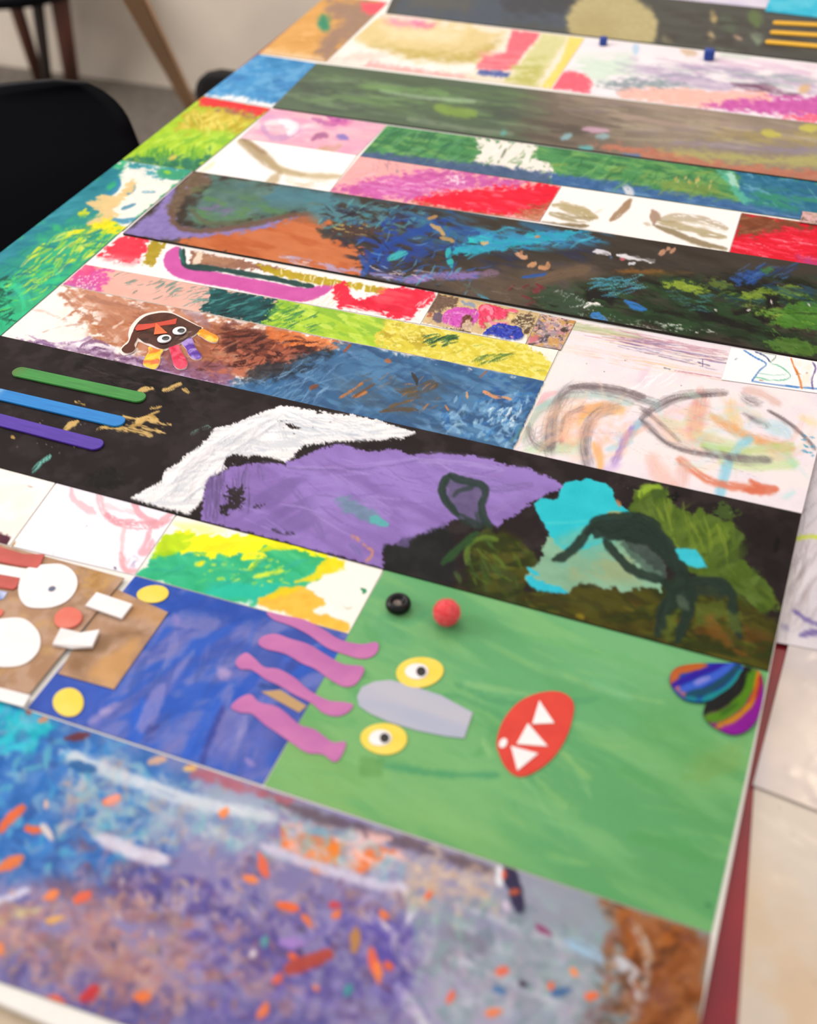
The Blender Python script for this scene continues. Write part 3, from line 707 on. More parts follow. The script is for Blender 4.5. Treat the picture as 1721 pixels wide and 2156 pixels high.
# purple mountain
PU = pts('436,1014 444,1006 470,996 484,984 520,978 560,974 602,980 604,972 630,966 652,956 676,944 712,935 732,937 752,944 772,951 800,950 828,946 846,950 858,960 884,956 920,953 960,957 1000,961 1030,966 1050,976 1076,982 1110,984 1130,996 1160,1006 1178,1014 1190,1026 1150,1040 1136,1050 1108,1066 1092,1082 1062,1094 1048,1110 1020,1100 980,1090 944,1098 938,1108 910,1118 880,1126 868,1136 858,1152 840,1148 810,1148 806,1164 808,1198 740,1178 640,1152 540,1126 426,1096 424,1078 430,1050')
s.poly('8b70b0', PU, 1.2, 4.5, 2.0, 1.0, 0.2, 0, 0.035, 6, -15, 3, edge=0.06)
s.fog('9a80c4', 16, 0.5, 0.12, 0.7, -18, 3, PU, 6); s.fog('74609a', 12, 0.58, 0.1, 0.6, 60, 2.5, '440,1020 640,990 720,1160 430,1090', 20); s.fog('a088c8', 10, 0.54, 0.1, 0.5, -25, 3, '640,960 900,970 900,1090 660,1120', 20)
for c, p, wd in (('5f5078', '445,1010 440,1050 436,1090', 8), ('5a4c70', '462,1000 458,1040 452,1096', 6), ('7a6898', '520,985 516,1020 520,1060', 8), ('6b5a88', '545,980 552,1010', 7), ('a58fca', '600,986 700,984 800,976 880,964', 3), ('756398', '602,986 700,990 800,984 900,966', 2), ('7c68a0', '600,1010 640,1060 680,1130', 9), ('9c86c4', '700,1000 760,1040 820,1080', 10), ('6f6a9c', '740,1150 760,1170', 8), ('8a74b2', '900,980 1000,1000 1080,1030', 10), ('a490c8', '880,970 980,976 1060,990', 6), ('7a689c', '940,1010 1040,1030 1120,1020', 8), ('8f7ab4', '1040,1080 1090,1050 1140,1030', 8)):
    s.st(c, p, wd, 2, 0.4, 0.6, 1, 0.12, br=0.9)
s.dabs(60, '9c84c6 8068a8 77629c a890cc', (40, 130), (1.5, 3), 12, 22, '520,985 900,965 1100,1000 900,1100 660,1140 480,1090', 0.5, 0.4, 0.1, br=0.7)
s.dabs(30, '6b5a88 5d4e74 9078b4', (30, 70), (1, 2.2), 95, 10, '430,1010 520,985 530,1060 440,1095', 0.7, 0.35, 0.1, br=0.5)
s.poly('2d2727', '480,1022 492,1028 510,1024 512,1040 516,1056 506,1072 486,1078 466,1086 466,1066 476,1056', 1.5, 8, 2, 0.95, dry=0.3)
s.poly('2d2727', '540,1060 556,1062 548,1070 530,1074', 1, 4, 2, 0.7, dry=0.5)
s.st('3a3244', '574,1115 592,1122 620,1124', 4, 1, 0.5, 0.8); s.st('3a3244', '596,1115 620,1126', 3, 1, 0.5, 0.7); s.st('40364c', '638,1152 650,1160', 2, 1, 0.4, 0.7)
s.poly('6a8a98', '706,1048 730,1046 760,1060 792,1080 812,1098 800,1108 770,1096 726,1078', 6, 7, 4, 0.75, jit=0.05)
s.poly('5cb0ac', '778,1086 796,1084 808,1096 820,1104 816,1109 798,1108 780,1098', 2, 3, 3, 0.85)
for p in ('742,1128 746,1134', '764,1146 770,1150', '774,1154 784,1160 782,1172 772,1182', '752,1132 756,1140'):
    s.st('c48c70', p, 3.5, 2, 0.25, 0.85)
s.poly('2c2626', '640,938 690,934 700,940 672,944 650,956 628,962 622,956', 1, 4, 1.6, 1)
# green scenery at the right
BAND = '1000,1160 1060,1120 1100,1140 1130,1200 1150,1240 1220,1230 1300,1235 1400,1225 1500,1230 1620,1300 1640,1420 1500,1400 1063,1275 960,1240'
s.poly('1e2526', '810,1150 880,1130 940,1100 960,1160 950,1230 810,1200', 8, 8, 4, 0.5)
s.poly('3d4420', '985,1140 1030,1110 1070,1130 1110,1150 1130,1190 1110,1240 1100,1290 1020,1262 990,1220', 5, 12, 5, 0.95, 0.1, 0, 0.06, 5, 60, 2)
s.poly('3c3a18', '1090,1250 1150,1246 1220,1240 1330,1246 1420,1230 1560,1260 1640,1320 1640,1430 1400,1370 1080,1290', 8, 10, 6, 0.95, 0.1, 0, 0.05, 8, -15, 2)
s.fog('4d4a1c', 9, 0.5, 0.1, 0.8, -14, 2, BAND, 12); s.fog('5a3c1c', 9, 0.58, 0.08, 0.7, -14, 2, '1200,1260 1420,1270 1640,1340 1640,1420 1240,1330', 16); s.fog('2b3214', 8, 0.56, 0.08, 0.8, 30, 2, BAND, 12)
s.dabs(60, '55591f 3c4a1e 6a6a28 2c3a1a 5b4a20', (20, 60), (2, 6), 14, 30, BAND, 0.6, 0.3, 0.1, 2, br=1)
s.st('5f7a30', '984,1186 984,1160 996,1140 1024,1132 1046,1136', 6, 3, 0.2, 0.8); s.st('2e4c2c', '932,1186 950,1170 972,1150 1004,1122', 8, 3, 0.2, 0.9); s.st('4e6a34', '960,1206 970,1224', 5, 3, 0.2, 0.6)
s.dabs(20, '45602c 58702c 3a5428', (16, 46), (2, 5), 50, 30, '980,1130 1100,1150 1090,1260 1000,1240', 0.7, 0.3, 0.1, 2)
# bottle shape
s.poly('56506a', '940,1012 950,1002 980,1014 1010,1020 1020,1036 1014,1070 1034,1100 1000,1110 960,1080 942,1050', 4, 4, 4, 0.75, jit=0.05)
for p, wd, a in (('946,1002 934,1018 932,1038 942,1060 964,1084', 8, 0.95), ('948,1001 966,1010 992,1016 1016,1024 1022,1044 1014,1064 1020,1090 1032,1108', 8, 0.9), ('956,1046 964,1036 984,1030 1000,1024', 5, 0.7), ('1006,1080 1010,1100 1016,1110', 7, 0.6), ('960,1082 980,1094 1010,1110', 9, 0.7)):
    s.st('2b3a34', p, wd, 2.5, 0.12, a, 1, 0.1)
# cyan flower and pale field
CY_ = pts('1233,1007 1250,1012 1272,1018 1288,1030 1294,1046 1299,1056 1314,1070 1332,1087 1310,1110 1280,1140 1200,1160 1167,1140 1150,1110 1136,1088 1124,1066 1130,1056 1144,1051 1174,1051 1180,1032 1192,1018 1210,1012 1224,1012')
s.poly('84ac90', '1150,1130 1200,1110 1300,1110 1330,1160 1396,1210 1392,1246 1370,1236 1330,1240 1310,1252 1296,1236 1270,1240 1230,1226 1216,1230 1200,1246 1140,1242 1108,1220 1116,1196 1140,1184', 2, 5, 3, 1, 0.1, 0, 0.05, 9, -14, 2)
s.fog('9aa47c', 9, 0.52, 0.1, 0.7, -14, 2, '1190,1170 1330,1170 1350,1230 1200,1220', 15); s.fog('6ab0a0', 9, 0.55, 0.1, 0.6, -14, 2, '1150,1140 1260,1130 1300,1170 1160,1200', 15)
s.poly('35bcc8', CY_, 2, 2.5, 3, 1, 0.12, 3, 0.03, 12, edge=0.05)
s.grad('84ac90', (1240, 1110), (1220, 1146), 0.0)
s.poly('6cb4a4', '1180,1130 1240,1108 1300,1100 1290,1140 1200,1160 1170,1150', 14, 6, 5, 0.8)
s.st('4ec8cc', '1150,1102 1200,1100 1240,1096', 3, 2, 0.2, 0.7)
s.poly('38b8cc', '1108,1214 1124,1210 1126,1220 1150,1228 1180,1236 1196,1248 1170,1248 1140,1246 1114,1230', 2, 2.5, 2, 1, 0.1)
s.st('38b8cc', '1112,1196 1122,1204 1134,1210', 4, 2, 0, 1); s.st('c0a060', '1284,1082 1310,1086 1326,1090', 6, 3, 0.2, 0.85); s.st('b8825c', '1300,1054 1306,1064', 5, 2, 0, 0.8)
# bright leafy shape
s.poly('4f6428', '1331,1056 1340,1034 1360,1022 1384,1020 1410,1030 1414,1052 1424,1070 1440,1076 1456,1084 1474,1068 1490,1080 1520,1092 1546,1102 1570,1128 1562,1150 1556,1168 1580,1190 1606,1216 1630,1244 1640,1280 1600,1290 1560,1250 1500,1222 1470,1218 1440,1200 1412,1150 1386,1112 1350,1086 1326,1076', 3, 6, 4, 1, 0.12, 0, 0.06, 6, 60, 2.5)
s.fog('677c2e', 7, 0.52, 0.09, 0.8, 65, 3, '1340,1030 1420,1050 1540,1110 1560,1180 1440,1180 1360,1080', 15); s.fog('3c4c22', 7, 0.56, 0.08, 0.7, 65, 3, '1400,1080 1560,1120 1620,1260 1500,1210', 15)
s.poly('9ab83c', '1342,1032 1364,1020 1388,1018 1406,1026 1380,1030 1356,1042 1346,1056', 4, 4, 4, 0.8); s.poly('3a5024', '1370,1032 1400,1030 1402,1046 1376,1052', 4, 4, 3, 0.7)
s.dabs(36, '7c8e34 586e2a 465a24 6b8030', (30, 80), (2, 5), 75, 18, '1350,1050 1440,1080 1550,1120 1560,1180 1430,1150', 0.6, 0.35, 0.12, 2, br=0.9)
s.dabs(20, '4a5c24 5c6c28 38461c', (30, 80), (3, 7), 40, 18, '1440,1190 1560,1180 1640,1290 1560,1270', 0.6, 0.35, 0.1, 2, br=1)
s.poly('455a2a', '1500,1084 1516,1060 1534,1062 1540,1080 1560,1084 1540,1096', 3, 8, 3, 0.85); s.poly('171413', '1408,1046 1424,1036 1436,1044 1424,1054', 2, 4, 2, 1)
s.dabs(10, '566e34 3c5028', (6, 16), (2, 4), 30, 60, '1500,1070 1560,1060 1560,1100 1510,1096', 0.7)
# animal
DG = '26342d'
s.poly('4a5c54', '1300,1136 1330,1140 1362,1148 1390,1170 1402,1190 1404,1216 1380,1214 1356,1200 1330,1176', 4, 4, 3, 0.8, jit=0.06)
s.poly('25332d', '1244,1106 1264,1096 1296,1091 1346,1091 1376,1104 1396,1126 1416,1154 1440,1200 1416,1204 1396,1176 1366,1150 1304,1138 1270,1132 1250,1136', 3, 3, 4, 0.95)
for p, wd in (('1168,1180 1190,1170 1216,1148 1236,1122 1252,1104', 9), ('1240,1120 1262,1100 1296,1094 1346,1094 1376,1112 1400,1140 1416,1166 1432,1196', 13), ('1262,1112 1284,1124 1310,1116 1344,1110', 14), ('1276,1140 1296,1166 1320,1192 1350,1210 1392,1220', 10), ('1330,1120 1370,1140 1398,1166', 9),
              ('1424,1180 1440,1206 1430,1240 1404,1280 1384,1336', 14), ('1446,1220 1456,1260 1446,1300 1426,1350', 12), ('1425,1240 1460,1226 1506,1226 1540,1250 1544,1290 1556,1338', 11), ('1400,1226 1420,1240 1440,1250', 12)):
    s.st(DG, p, wd, 3, 0.0, 0.93, 2, 0.12)
s.poly('26332c', '1424,1190 1460,1218 1510,1224 1540,1246 1520,1262 1470,1256 1440,1290 1410,1280 1406,1240', 7, 6, 4, 0.8); s.poly('4b5a4c', '1424,1256 1436,1252 1452,1270 1450,1286 1430,1280', 4, 3, 3, 0.8)
s.poly('2e8a90', '1420,1158 1440,1154 1464,1156 1480,1174 1490,1194 1474,1196 1450,1192 1430,1178', 2, 2, 2, 0.5); s.poly('40bccb', '1420,1157 1440,1155 1464,1157 1478,1174 1489,1195 1470,1196 1450,1190 1432,1176', 2, 2, 2, 1, 0.1)
s.poly('5f6c2a', '1404,1300 1430,1284 1426,1320 1406,1340', 5, 4, 4, 0.7); s.poly('55622a', '1466,1270 1524,1262 1530,1290 1500,1310 1462,1320', 6, 5, 4, 0.7); s.poly('7a5024', '1480,1300 1500,1296 1530,1330 1540,1366 1500,1344', 8, 6, 4, 0.6); s.poly('56602a', '1390,1330 1420,1320 1410,1360', 6, 5, 4, 0.7); s.poly('5d6a2c', '1530,1290 1560,1290 1560,1330 1540,1340', 6, 6, 4, 0.6)
s.st('8a7a20', '1216,1296 1228,1300', 6, 3, 0.1, 0.8); s.st('6e5f24', '1500,1380 1560,1396', 6, 5, 0.2, 0.6); s.st('7a4c20', '1545,1368 1570,1380', 5, 4, 0.2, 0.6)
s.poly('1a1616', '1560,1110 1690,1080 1640,1230 1590,1190', 12, 8, 6, 0.35); s.st('110f0f', '1638,1136 1634,1160', 5, 3, 0.1, 0.7)
s.dabs(8, '8a8484 b4aeae', (1, 3), (0.6, 1.2), 0, 90, '1230,1000 1440,1040 1420,1060 1260,1010', 0.6)
s.relief(0.03, 2, -10, 3)
BLACK = s.build('black_strip', 'black strip painted with a white peak, purple mountain, cyan flower and dark green animal', 'painting', M_DARK, edge='1d1a1a')
# ---- D1: white-brown-orange-blue painting under the small creature
s = Sheet('128,600 1147,803 1081,950 2,708', 1.9, 0.0002, 0.0006, wob=0.0008)
s.fill('f6ece6', 0.015, 12)
s.poly('b57a5e', '140,600 180,606 320,636 420,660 520,680 600,694 640,720 560,800 470,806 400,790 330,760 260,740 200,716 190,690 160,660 140,630', 10, 26, 7, 0.95, 0.1, 0, 0.07, 8, -12, 2)
s.fog('8c5038', 7, 0.5, 0.1, 0.8, -12, 2.5, '280,640 600,700 620,740 440,800 300,730', 20)
s.fog('c89074', 6, 0.54, 0.08, 0.7, -12, 2, '150,606 420,660 420,700 240,690', 15)
s.fog('f4e6de', 6, 0.56, 0.07, 0.9, 0, 1, '120,640 200,640 250,720 120,720', 15)
s.fog('a8623a', 6, 0.52, 0.08, 0.7, 0, 1.4, '180,680 300,680 290,730 190,720', 12)
for c, p, wd, dr, a in (('a87660', '140,604 150,640 190,670 240,690', 3, 0.4, 0.7), ('c4a090', '60,650 100,660 140,676', 3, 0.5, 0.5), ('b08a7a', '90,700 120,690 180,680', 2, 0.45, 0.6), ('e4c8b8', '240,690 260,676', 2, 0.3, 0.8), ('9a6a58', '180,624 240,640 300,650', 5, 0.4, 0.6), ('d8b4a0', '136,612 170,640 200,646', 4, 0.4, 0.7)):
    s.st(c, p, wd, 1.2, dr, a, 2, 0.1, br=0.6)
PUR = '40,715 80,722 130,730 200,722 260,742 330,760 420,780 480,790 500,812 420,812 300,776 200,748 100,728'
s.poly('8a6a8c', PUR, 6, 14, 4, 0.8, 0.1, 0, 0.1, 5, -10, 2)
s.fog('6a4468', 4, 0.5, 0.08, 0.8, -10, 1.6, PUR, 8); s.fog('c0a8c4', 4, 0.56, 0.07, 0.8, -10, 2, PUR, 8); s.fog('f0e6ea', 5, 0.56, 0.06, 0.9, -10, 2, '30,700 240,716 250,740 40,720', 10)
s.poly('7a4a60', '330,740 420,756 500,770 480,806 400,796 340,770', 10, 14, 5, 0.7, 0.1, jit=0.1)
for c, p, wd, dr in (('6d4a78', '44,714 60,726 90,720 120,734', 3, 0.35), ('a080a8', '60,706 100,722 160,720 190,710', 2.5, 0.4), ('7c5a80', '170,732 200,716 230,728', 4, 0.35), ('5a3a58', '240,760 300,780 360,796', 4, 0.4), ('b898bc', '300,776 380,790 430,806', 3, 0.4), ('8a3c30', '700,716 730,722', 2, 0.3)):
    s.st(c, p, wd, 1.2, dr, 0.8, 2, 0.15, br=0.6)
s.poly('d0703a', '560,690 620,698 710,716 730,728 700,740 640,742 590,740 556,720', 6, 14, 4, 0.85, 0.1, 0, 0.1, 5, -20, 2)
s.fog('e88a4c', 4, 0.5, 0.08, 0.8, -20, 2, '590,700 700,716 690,736 600,730', 8)
s.poly('6a3228', '470,690 520,686 560,700 600,724 660,736 640,760 560,776 500,770 480,740', 8, 18, 5, 0.75, 0.1, 0, 0.1, 5, 20, 2)
s.fog('3a1a18', 4, 0.55, 0.06, 0.9, 30, 2.4, '470,690 680,720 620,780 480,780', 10); s.fog('b86a50', 4, 0.54, 0.06, 0.8, -25, 2, '440,720 640,740 560,800 440,790', 12)
s.dabs(60, '5c2820 b87058 43201c c88468 94503c', (14, 44), (1, 2.8), -24, 40, '440,690 640,710 600,780 420,780', 0.7, 0.35, 0.2, br=0.6)
s.dabs(34, '7a4a44 c89a88 a0684c e0bca8', (14, 44), (1, 2.4), 12, 40, '190,640 420,680 420,720 240,720', 0.55, 0.4, 0.12, br=0.6)
s.st('5e2c22', '476,702 488,712 496,718', 2.5, 1, 0, 0.9)
s.poly('9c8090', '380,652 420,656 438,672 440,690 424,684 400,668', 5, 5, 3, 0.55)
# blue part
BL = '740,714 925,755 1162,795 1092,966 900,922 700,886 560,848 466,822 520,806 600,784 650,752 690,736'
s.poly('41698f', BL, 8, 16, 5, 1, 0.12, 0, 0.05, 9, -15, 2)
s.fog('35547a', 12, 0.5, 0.1, 0.8, -15, 2.4, BL, 12); s.fog('5b87ac', 9, 0.54, 0.08, 0.7, -12, 3, BL, 10); s.fog('46586a', 12, 0.52, 0.1, 0.7, -20, 2, '700,740 960,800 960,900 720,860', 30)
s.fog('2c5590', 8, 0.52, 0.1, 0.7, 0, 1, '1020,780 1147,803 1120,860 1040,840', 16); s.fog('82add0', 6, 0.55, 0.06, 0.8, -30, 2, '930,860 1100,850 1090,950 900,900', 12)
s.poly('1f2630', '540,770 600,760 660,742 700,740 660,768 620,790 580,800 540,812 500,812', 8, 12, 4, 0.8, 0.1, jit=0.06)
s.poly('3f6f9c', '470,806 540,806 600,800 620,820 560,836 490,820', 6, 8, 4, 0.7, jit=0.08)
s.dabs(260, '30517a 5f88ae 3c6590 6f97bc 2b4a70 4d7698 46607c', (14, 54), (1.6, 4.5), -4, 40, BL, 0.42, 0.3, 0.14, 1.6, br=0.6)
s.dabs(60, '30506e 7fa4c4 6a90b4', (16, 50), (1.2, 2.6), -34, 20, '620,760 720,770 660,860 540,830', 0.6, 0.38, 0.15, br=0.6)
s.dabs(130, '8ab4d4 a8cce2 6a9cc8 3a78b4 2a5e9c 4f88bc', (8, 26), (1.8, 4.5), -40, 40, '930,840 1120,826 1090,945 930,910', 0.6, 0.3, 0.28, 1.5, br=0.6)
s.dabs(30, 'c8dcec e0ecf2 a8c8e0', (6, 18), (1.4, 3), -50, 30, '1030,860 1110,850 1100,900 1030,890', 0.85, 0.25, 0.3, br=0.6)
for c, p, wd, dr in (('5f4c34', '846,826 880,816 912,804', 5, 0.42), ('5f4c34', '860,834 900,822 924,808', 5, 0.42), ('7a5c38', '850,832 880,820', 3, 0.4), ('6a5236', '818,858 850,848 880,836', 3, 0.4), ('5c4630', '800,868 840,862 880,864', 4, 0.45), ('3a3430', '868,786 876,800 878,810', 4, 0.2), ('c0763c', '715,838 740,824 764,806', 2.6, 0.25), ('c87c44', '742,836 756,832 772,826', 3, 0.2), ('6a4a30', '740,840 770,820 790,808', 2, 0.3),
                     ('e09a6c', '1020,826 1040,836 1056,838', 4, 0.25), ('a8643c', '812,760 822,762', 5, 0.3), ('7c4a34', '656,818 668,812', 5, 0.3), ('d0a070', '983,826 985,838', 2, 0.1), ('9a5c38', '1010,794 1026,782', 2, 0.15), ('9a4c28', '726,740 738,726', 2.2, 0.1), ('c88450', '936,852 946,866', 2, 0.3), ('ac7a4c', '880,872 904,850', 2, 0.4), ('dfa070', '1058,836 1076,842', 2.5, 0.3)):
    s.st(c, p, wd, 1.2, dr, 0.9, 1.5, 0.2, br=0.5)
s.dabs(26, '8a5c38 b0784a 54422f', (8, 34), (0.8, 1.8), -20, 30, '720,780 940,800 940,860 760,850', 0.7, 0.35, 0.15, br=0.5)
s.st('5a8a7c', '1074,930 1090,916 1096,900', 2.5, 1, 0.3, 0.7)
s.relief(0.10, 2.2, -15, 3, BL, 10); s.relief(0.06, 3, -20, 2)
BROWN = s.build('brown_blue_painting', 'painting fading from white through rusty brown to streaky blue, just above the black strip', 'painting', M_ACRYL, edge='efe6e0')

# ---- D2: pink, teal, lime, yellow strip
s = Sheet('179,557 1177,738 1147,802 131,599', 1.8, 0.0002, 0.0006)
s.fill('e9b2a4', 0.03, 8, -14, 2)
s.poly('d0589a', '179,557 232,567 222,590 206,612 131,599', 8, 14, 4, 1, 0.1, 0, 0.06); s.poly('e2507a', '178,556 206,561 190,580 160,580', 6, 8, 4, 0.7); s.poly('b86aa8', '135,598 200,600 200,614 135,604', 5, 5, 3, 0.7)
s.dabs(46, 'f6d8d8 f4c8d0', (2, 5), (0.8, 1.8), -30, 40, '165,580 215,575 200,610 160,604', 0.85)
s.dabs(40, '54857c 6b948c 3f7068 8aa89c', (8, 30), (0.7, 1.8), -24, 14, '240,570 400,600 430,650 260,612', 0.75, 0.42, 0.15, br=0.5)
s.dabs(6, '4c7c74 5c8c84', (20, 34), (1.5, 3), -24, 8, '250,576 380,600 380,630 280,605', 0.75, 0.4, 0.15)
s.poly('17494b', '440,604 520,616 560,626 604,640 592,664 560,690 520,682 470,672 424,656 428,640 444,630', 5, 10, 3, 1, 0.2, 0, 0.05, 3, -14, 3)
s.dabs(70, '0f3236 2f6e6e 1c5556 4a8a86 0c2628', (14, 50), (1, 2.5), -18, 12, '440,606 600,640 560,690 430,656', 0.8, 0.35, 0.3, br=0.5)
s.dabs(26, '2c6462 3f7f7a 6a9c94', (10, 30), (0.8, 2), -20, 16, '395,604 460,606 450,660 410,640', 0.8, 0.4, 0.2, br=0.5)
LM = '590,624 850,671 830,734 770,740 700,728 640,718 550,698 570,664'
s.poly('a9c93f', LM, 4, 12, 3, 1, 0.2, 0, 0.06, 5, -16, 3)
s.fog('84b040', 5, 0.54, 0.07, 0.7, -16, 3, LM, 6); s.fog('c6dc5c', 5, 0.55, 0.07, 0.8, -16, 2.5, LM, 6)
s.dabs(50, '1c6a58 2f7c50 4a8a3c 1a5850', (10, 40), (0.8, 2), -20, 12, '570,640 680,650 660,700 560,692', 0.75, 0.38, 0.22, br=0.5)
YE = '820,668 960,690 1104,712 1190,729 1158,815 1000,784 830,746 790,722'
s.poly('d6c648', YE, 4, 12, 3, 1, 0.2, 0, 0.05, 4, -16, 2)
s.fog('b09a34', 6, 0.52, 0.08, 0.8, -16, 2, '810,676 920,694 900,740 800,716', 12); s.fog('e6d868', 3.5, 0.55, 0.07, 0.8, -16, 2, YE, 5); s.fog('f0e488', 2.5, 0.6, 0.05, 0.8, -16, 2, YE, 5)
s.dabs(90, 'e8dc74 c8b83c b8a83a ece494', (8, 30), (0.8, 2), -14, 24, YE, 0.7, 0.35, 0.3, br=0.5)
s.dabs(34, '1f4a34 2c5c3c 47692f', (12, 30), (1, 2.2), -16, 10, '890,704 960,708 950,732 900,732', 0.9, 0.3, 0.3, br=0.5)
s.dabs(14, '4c7038 5a7a3c', (16, 44), (1, 2.2), -20, 10, '990,756 1070,744 1060,760 1000,766', 0.85, 0.35, 0.3, br=0.5)
s.dabs(20, '8a9a3c a0a040', (8, 26), (0.7, 1.6), -16, 16, YE, 0.7, 0.35, 0.2, br=0.5)
s.poly('f4ece2', '1112,723 1180,737 1166,768 1152,758 1140,742 1122,738', 2, 4, 2, 1)
s.relief(0.16, 1.4, -16, 2.5, '560,640 844,681 1177,738 1147,803 560,692', 8); s.relief(0.05, 1.6, -14, 2)
s.build('pastel_strip', 'narrow oil pastel strip running pink, dark teal, lime and yellow', 'drawing', M_ACRYL, edge='f0e8de')

# ---- D3: white paper with red blocks and a pink band
s = Sheet('256,487 924,616 886,682 180,557', 1.9, 0.0002, 0.0005)
s.fill('f7eeea', 0.01, 12)
s.poly('e9384a', '262,492 302,500 312,516 306,530 296,546 272,558 250,552 226,540 206,538 232,520', 4, 10, 4, 0.95, 0.1, jit=0.04); s.fog('f4727e', 8, 0.52, 0.1, 0.6, 30, 2, '200,530 300,545 280,560 220,550', 8)
s.poly('a8902c', '316,506 350,512 336,536 322,560 300,556 310,530', 2, 5, 3, 0.95, jit=0.06)
s.poly('c95fa4', '352,530 364,522 378,520 384,530 378,542 390,556 404,563 440,570 480,578 560,592 620,604 650,606 680,600 712,596 690,616 672,626 640,636 590,630 500,610 440,600 390,590 362,578 350,566 344,548', 1.5, 1.0, 3, 1, 0.12, 2, 0.03, 10)
s.poly('8a5c48', '402,528 460,540 530,552 600,566 560,572 520,566 460,562 400,558', 3, 5, 3, 0.9, jit=0.08); s.fog('b08468', 6, 0.5, 0.1, 0.7, 0, 2, '410,530 530,554 500,562 410,552', 6)
s.poly('efe0cc', '414,530 428,532 424,550 416,560 406,556', 2, 3, 3, 0.8)
s.st('27423f', '386,526 386,544 392,560 420,564 480,570 560,584 620,596 658,604', 6, 1.5, 0.0, 0.95, 1, 0.1); s.st('2f6a60', '380,524 382,540 388,554', 4, 1.5, 0.3, 0.9)
s.poly('b39a2c', '540,556 620,572 700,588 800,604 830,612 814,622 740,608 700,602 660,598 600,584 560,574', 2, 3, 3, 0.95, 0.1, jit=0.06)
s.dabs(14, 'f4e8d0 efe2b8', (10, 24), (1, 2.2), 100, 12, '560,560 720,588 800,606 700,604 600,580', 0.8, 0.3, 0.1)
s.poly('e8364c', '704,602 716,596 734,600 738,614 748,628 790,624 820,606 860,606 920,618 900,640 880,654 868,668 838,672 800,658 750,650 716,648 706,630 700,612', 3, 6, 3, 1, 0.1, 2, 0.04)
s.fog('f4606c', 8, 0.52, 0.1, 0.7, -10, 3, '800,606 920,620 890,660 780,640', 8); s.fog('c8283c', 7, 0.56, 0.08, 0.6, 0, 2, '720,630 860,640 840,670 740,650', 8)
s.st('fbf4f0', '742,606 748,620 760,622 768,600', 3, 2, 0.1, 0.9); s.dabs(14, 'fbf0ec f6c8c8', (10, 28), (0.8, 2), 14, 10, '700,636 880,668 880,680 720,656', 0.8, 0.35)
s.dabs(20, 'fbf0ec', (8, 18), (0.7, 1.4), -50, 12, '880,640 912,622 900,664 876,670', 0.8, 0.35)
s.dabs(20, 'd8b878 e0a898', (20, 40), (0.5, 1), -40, 8, '630,636 710,620 700,652 660,650', 0.5, 0.4)
s.build('red_pink_painting', 'white paper with flat red blocks and a thick pink band, partly under the dark strip', 'painting', M_PAPER, edge='f6eee8')

# ---- D4: scrap of palette with lumps of paint; D5: small mottled square
s = Sheet('924,617 1140,660 1107,725 886,681', 1.4, 0.0002, 0.0006)
s.fill('cdb184', 0.06, 5)
s.poly('f2ece6', '884,678 960,694 1060,712 1110,706 1110,728 980,704 886,684', 2, 2, 2, 1)
s.poly('6a5040', '922,618 964,628 960,644 930,656 900,660 896,650', 2, 6, 2, 1, 0.4, 0, 0.08, 1.5); s.poly('5c4a60', '912,660 930,656 934,676 920,682 912,674', 2, 3, 2, 0.9, 0.2)
s.poly('a8482c', '902,660 912,658 910,668 900,668', 1.5, 2, 1, 0.9); s.poly('c84cae', '948,652 972,648 1000,652 1010,664 1006,678 980,690 950,686 932,678 934,664', 1.5, 3, 2, 1, 1.0, 2, 0.05, 2)
s.fog('dc84c8', 2.5, 0.55, 0.06, 0.8, 20, 3, '940,652 1000,654 990,686 936,676', 4); s.poly('5a2c18', '976,668 988,664 996,672 992,690 980,700 968,694', 1.5, 3, 1.5, 0.9, 0.3, 0, 0.1, 1.2)
s.poly('dcc4a8', '974,684 990,676 998,690 988,700 972,696', 1.5, 3, 1.5, 0.85, 0.3, 0, 0.08, 1.2); s.poly('3a2418', '934,690 976,696 1004,706 990,706 940,696', 1.5, 3, 1.5, 0.9, 0.2)
s.poly('4c3a2c', '1078,664 1120,660 1126,676 1118,694 1094,690 1080,678', 3, 6, 2, 0.85, 0.3, 0, 0.14, 1, dry=0.3); s.fog('d8c8a0', 1.6, 0.55, 0.05, 0.9, 20, 1.6, '1076,664 1126,662 1118,690 1090,688', 4); s.poly('4a3424', '1104,692 1116,690 1114,704 1104,704', 1.5, 2, 1.5, 0.9)
s.poly('e8c888', '1066,662 1086,660 1088,670 1070,674', 2, 2, 2, 0.9); s.poly('6c86b8', '972,634 1000,640 1000,646 976,642', 2, 3, 2, 0.7)
s.poly('e03a62', '1008,644 1030,642 1060,650 1070,660 1066,672 1040,674 1020,682 1026,692 1012,690 1008,674', 1.5, 2.5, 2, 1, 1.1, 0, 0.05, 2)
s.st('f0849a', '1012,656 1022,648 1034,654 1036,664', 4, 1.2, 0, 1, 1, 0.4); s.st('f090a4', '1028,670 1036,680 1056,684 1068,682', 5, 1.2, 0, 1, 1, 0.5); s.st('f4647c', '1060,656 1074,654 1088,656', 4, 1.2, 0, 1, 1, 0.5)
s.poly('1a35a6', '1024,696 1034,690 1046,684 1064,684 1078,688 1092,690 1102,702 1100,714 1084,717 1060,714 1040,708 1016,706', 1.2, 2, 2, 1, 1.3, 2, 0.05, 3)
s.dabs(8, '0e2070 4a68d0 2e4cc0', (10, 26), (1, 2.4), -10, 50, '1030,694 1090,692 1096,712 1040,704', 0.8, 0.1, 0.3)
s.st('f0a0c0', '1076,712 1080,713', 2, 1, 0, 1)
s.dabs(26, 'f4e4ec 8a6a58 e8d8c0 a89078', (6, 16), (0.6, 1.4), -20, 60, '900,640 1120,680 1100,710 900,684', 0.7, 0.3, 0.25)
s.relief(0.22, 1.6, 20, 1.5)
s.build('palette_scrap', 'scrap of paint palette with thick lumps of magenta, red and blue paint', 'palette', M_GLOSS, edge='efe8e0')
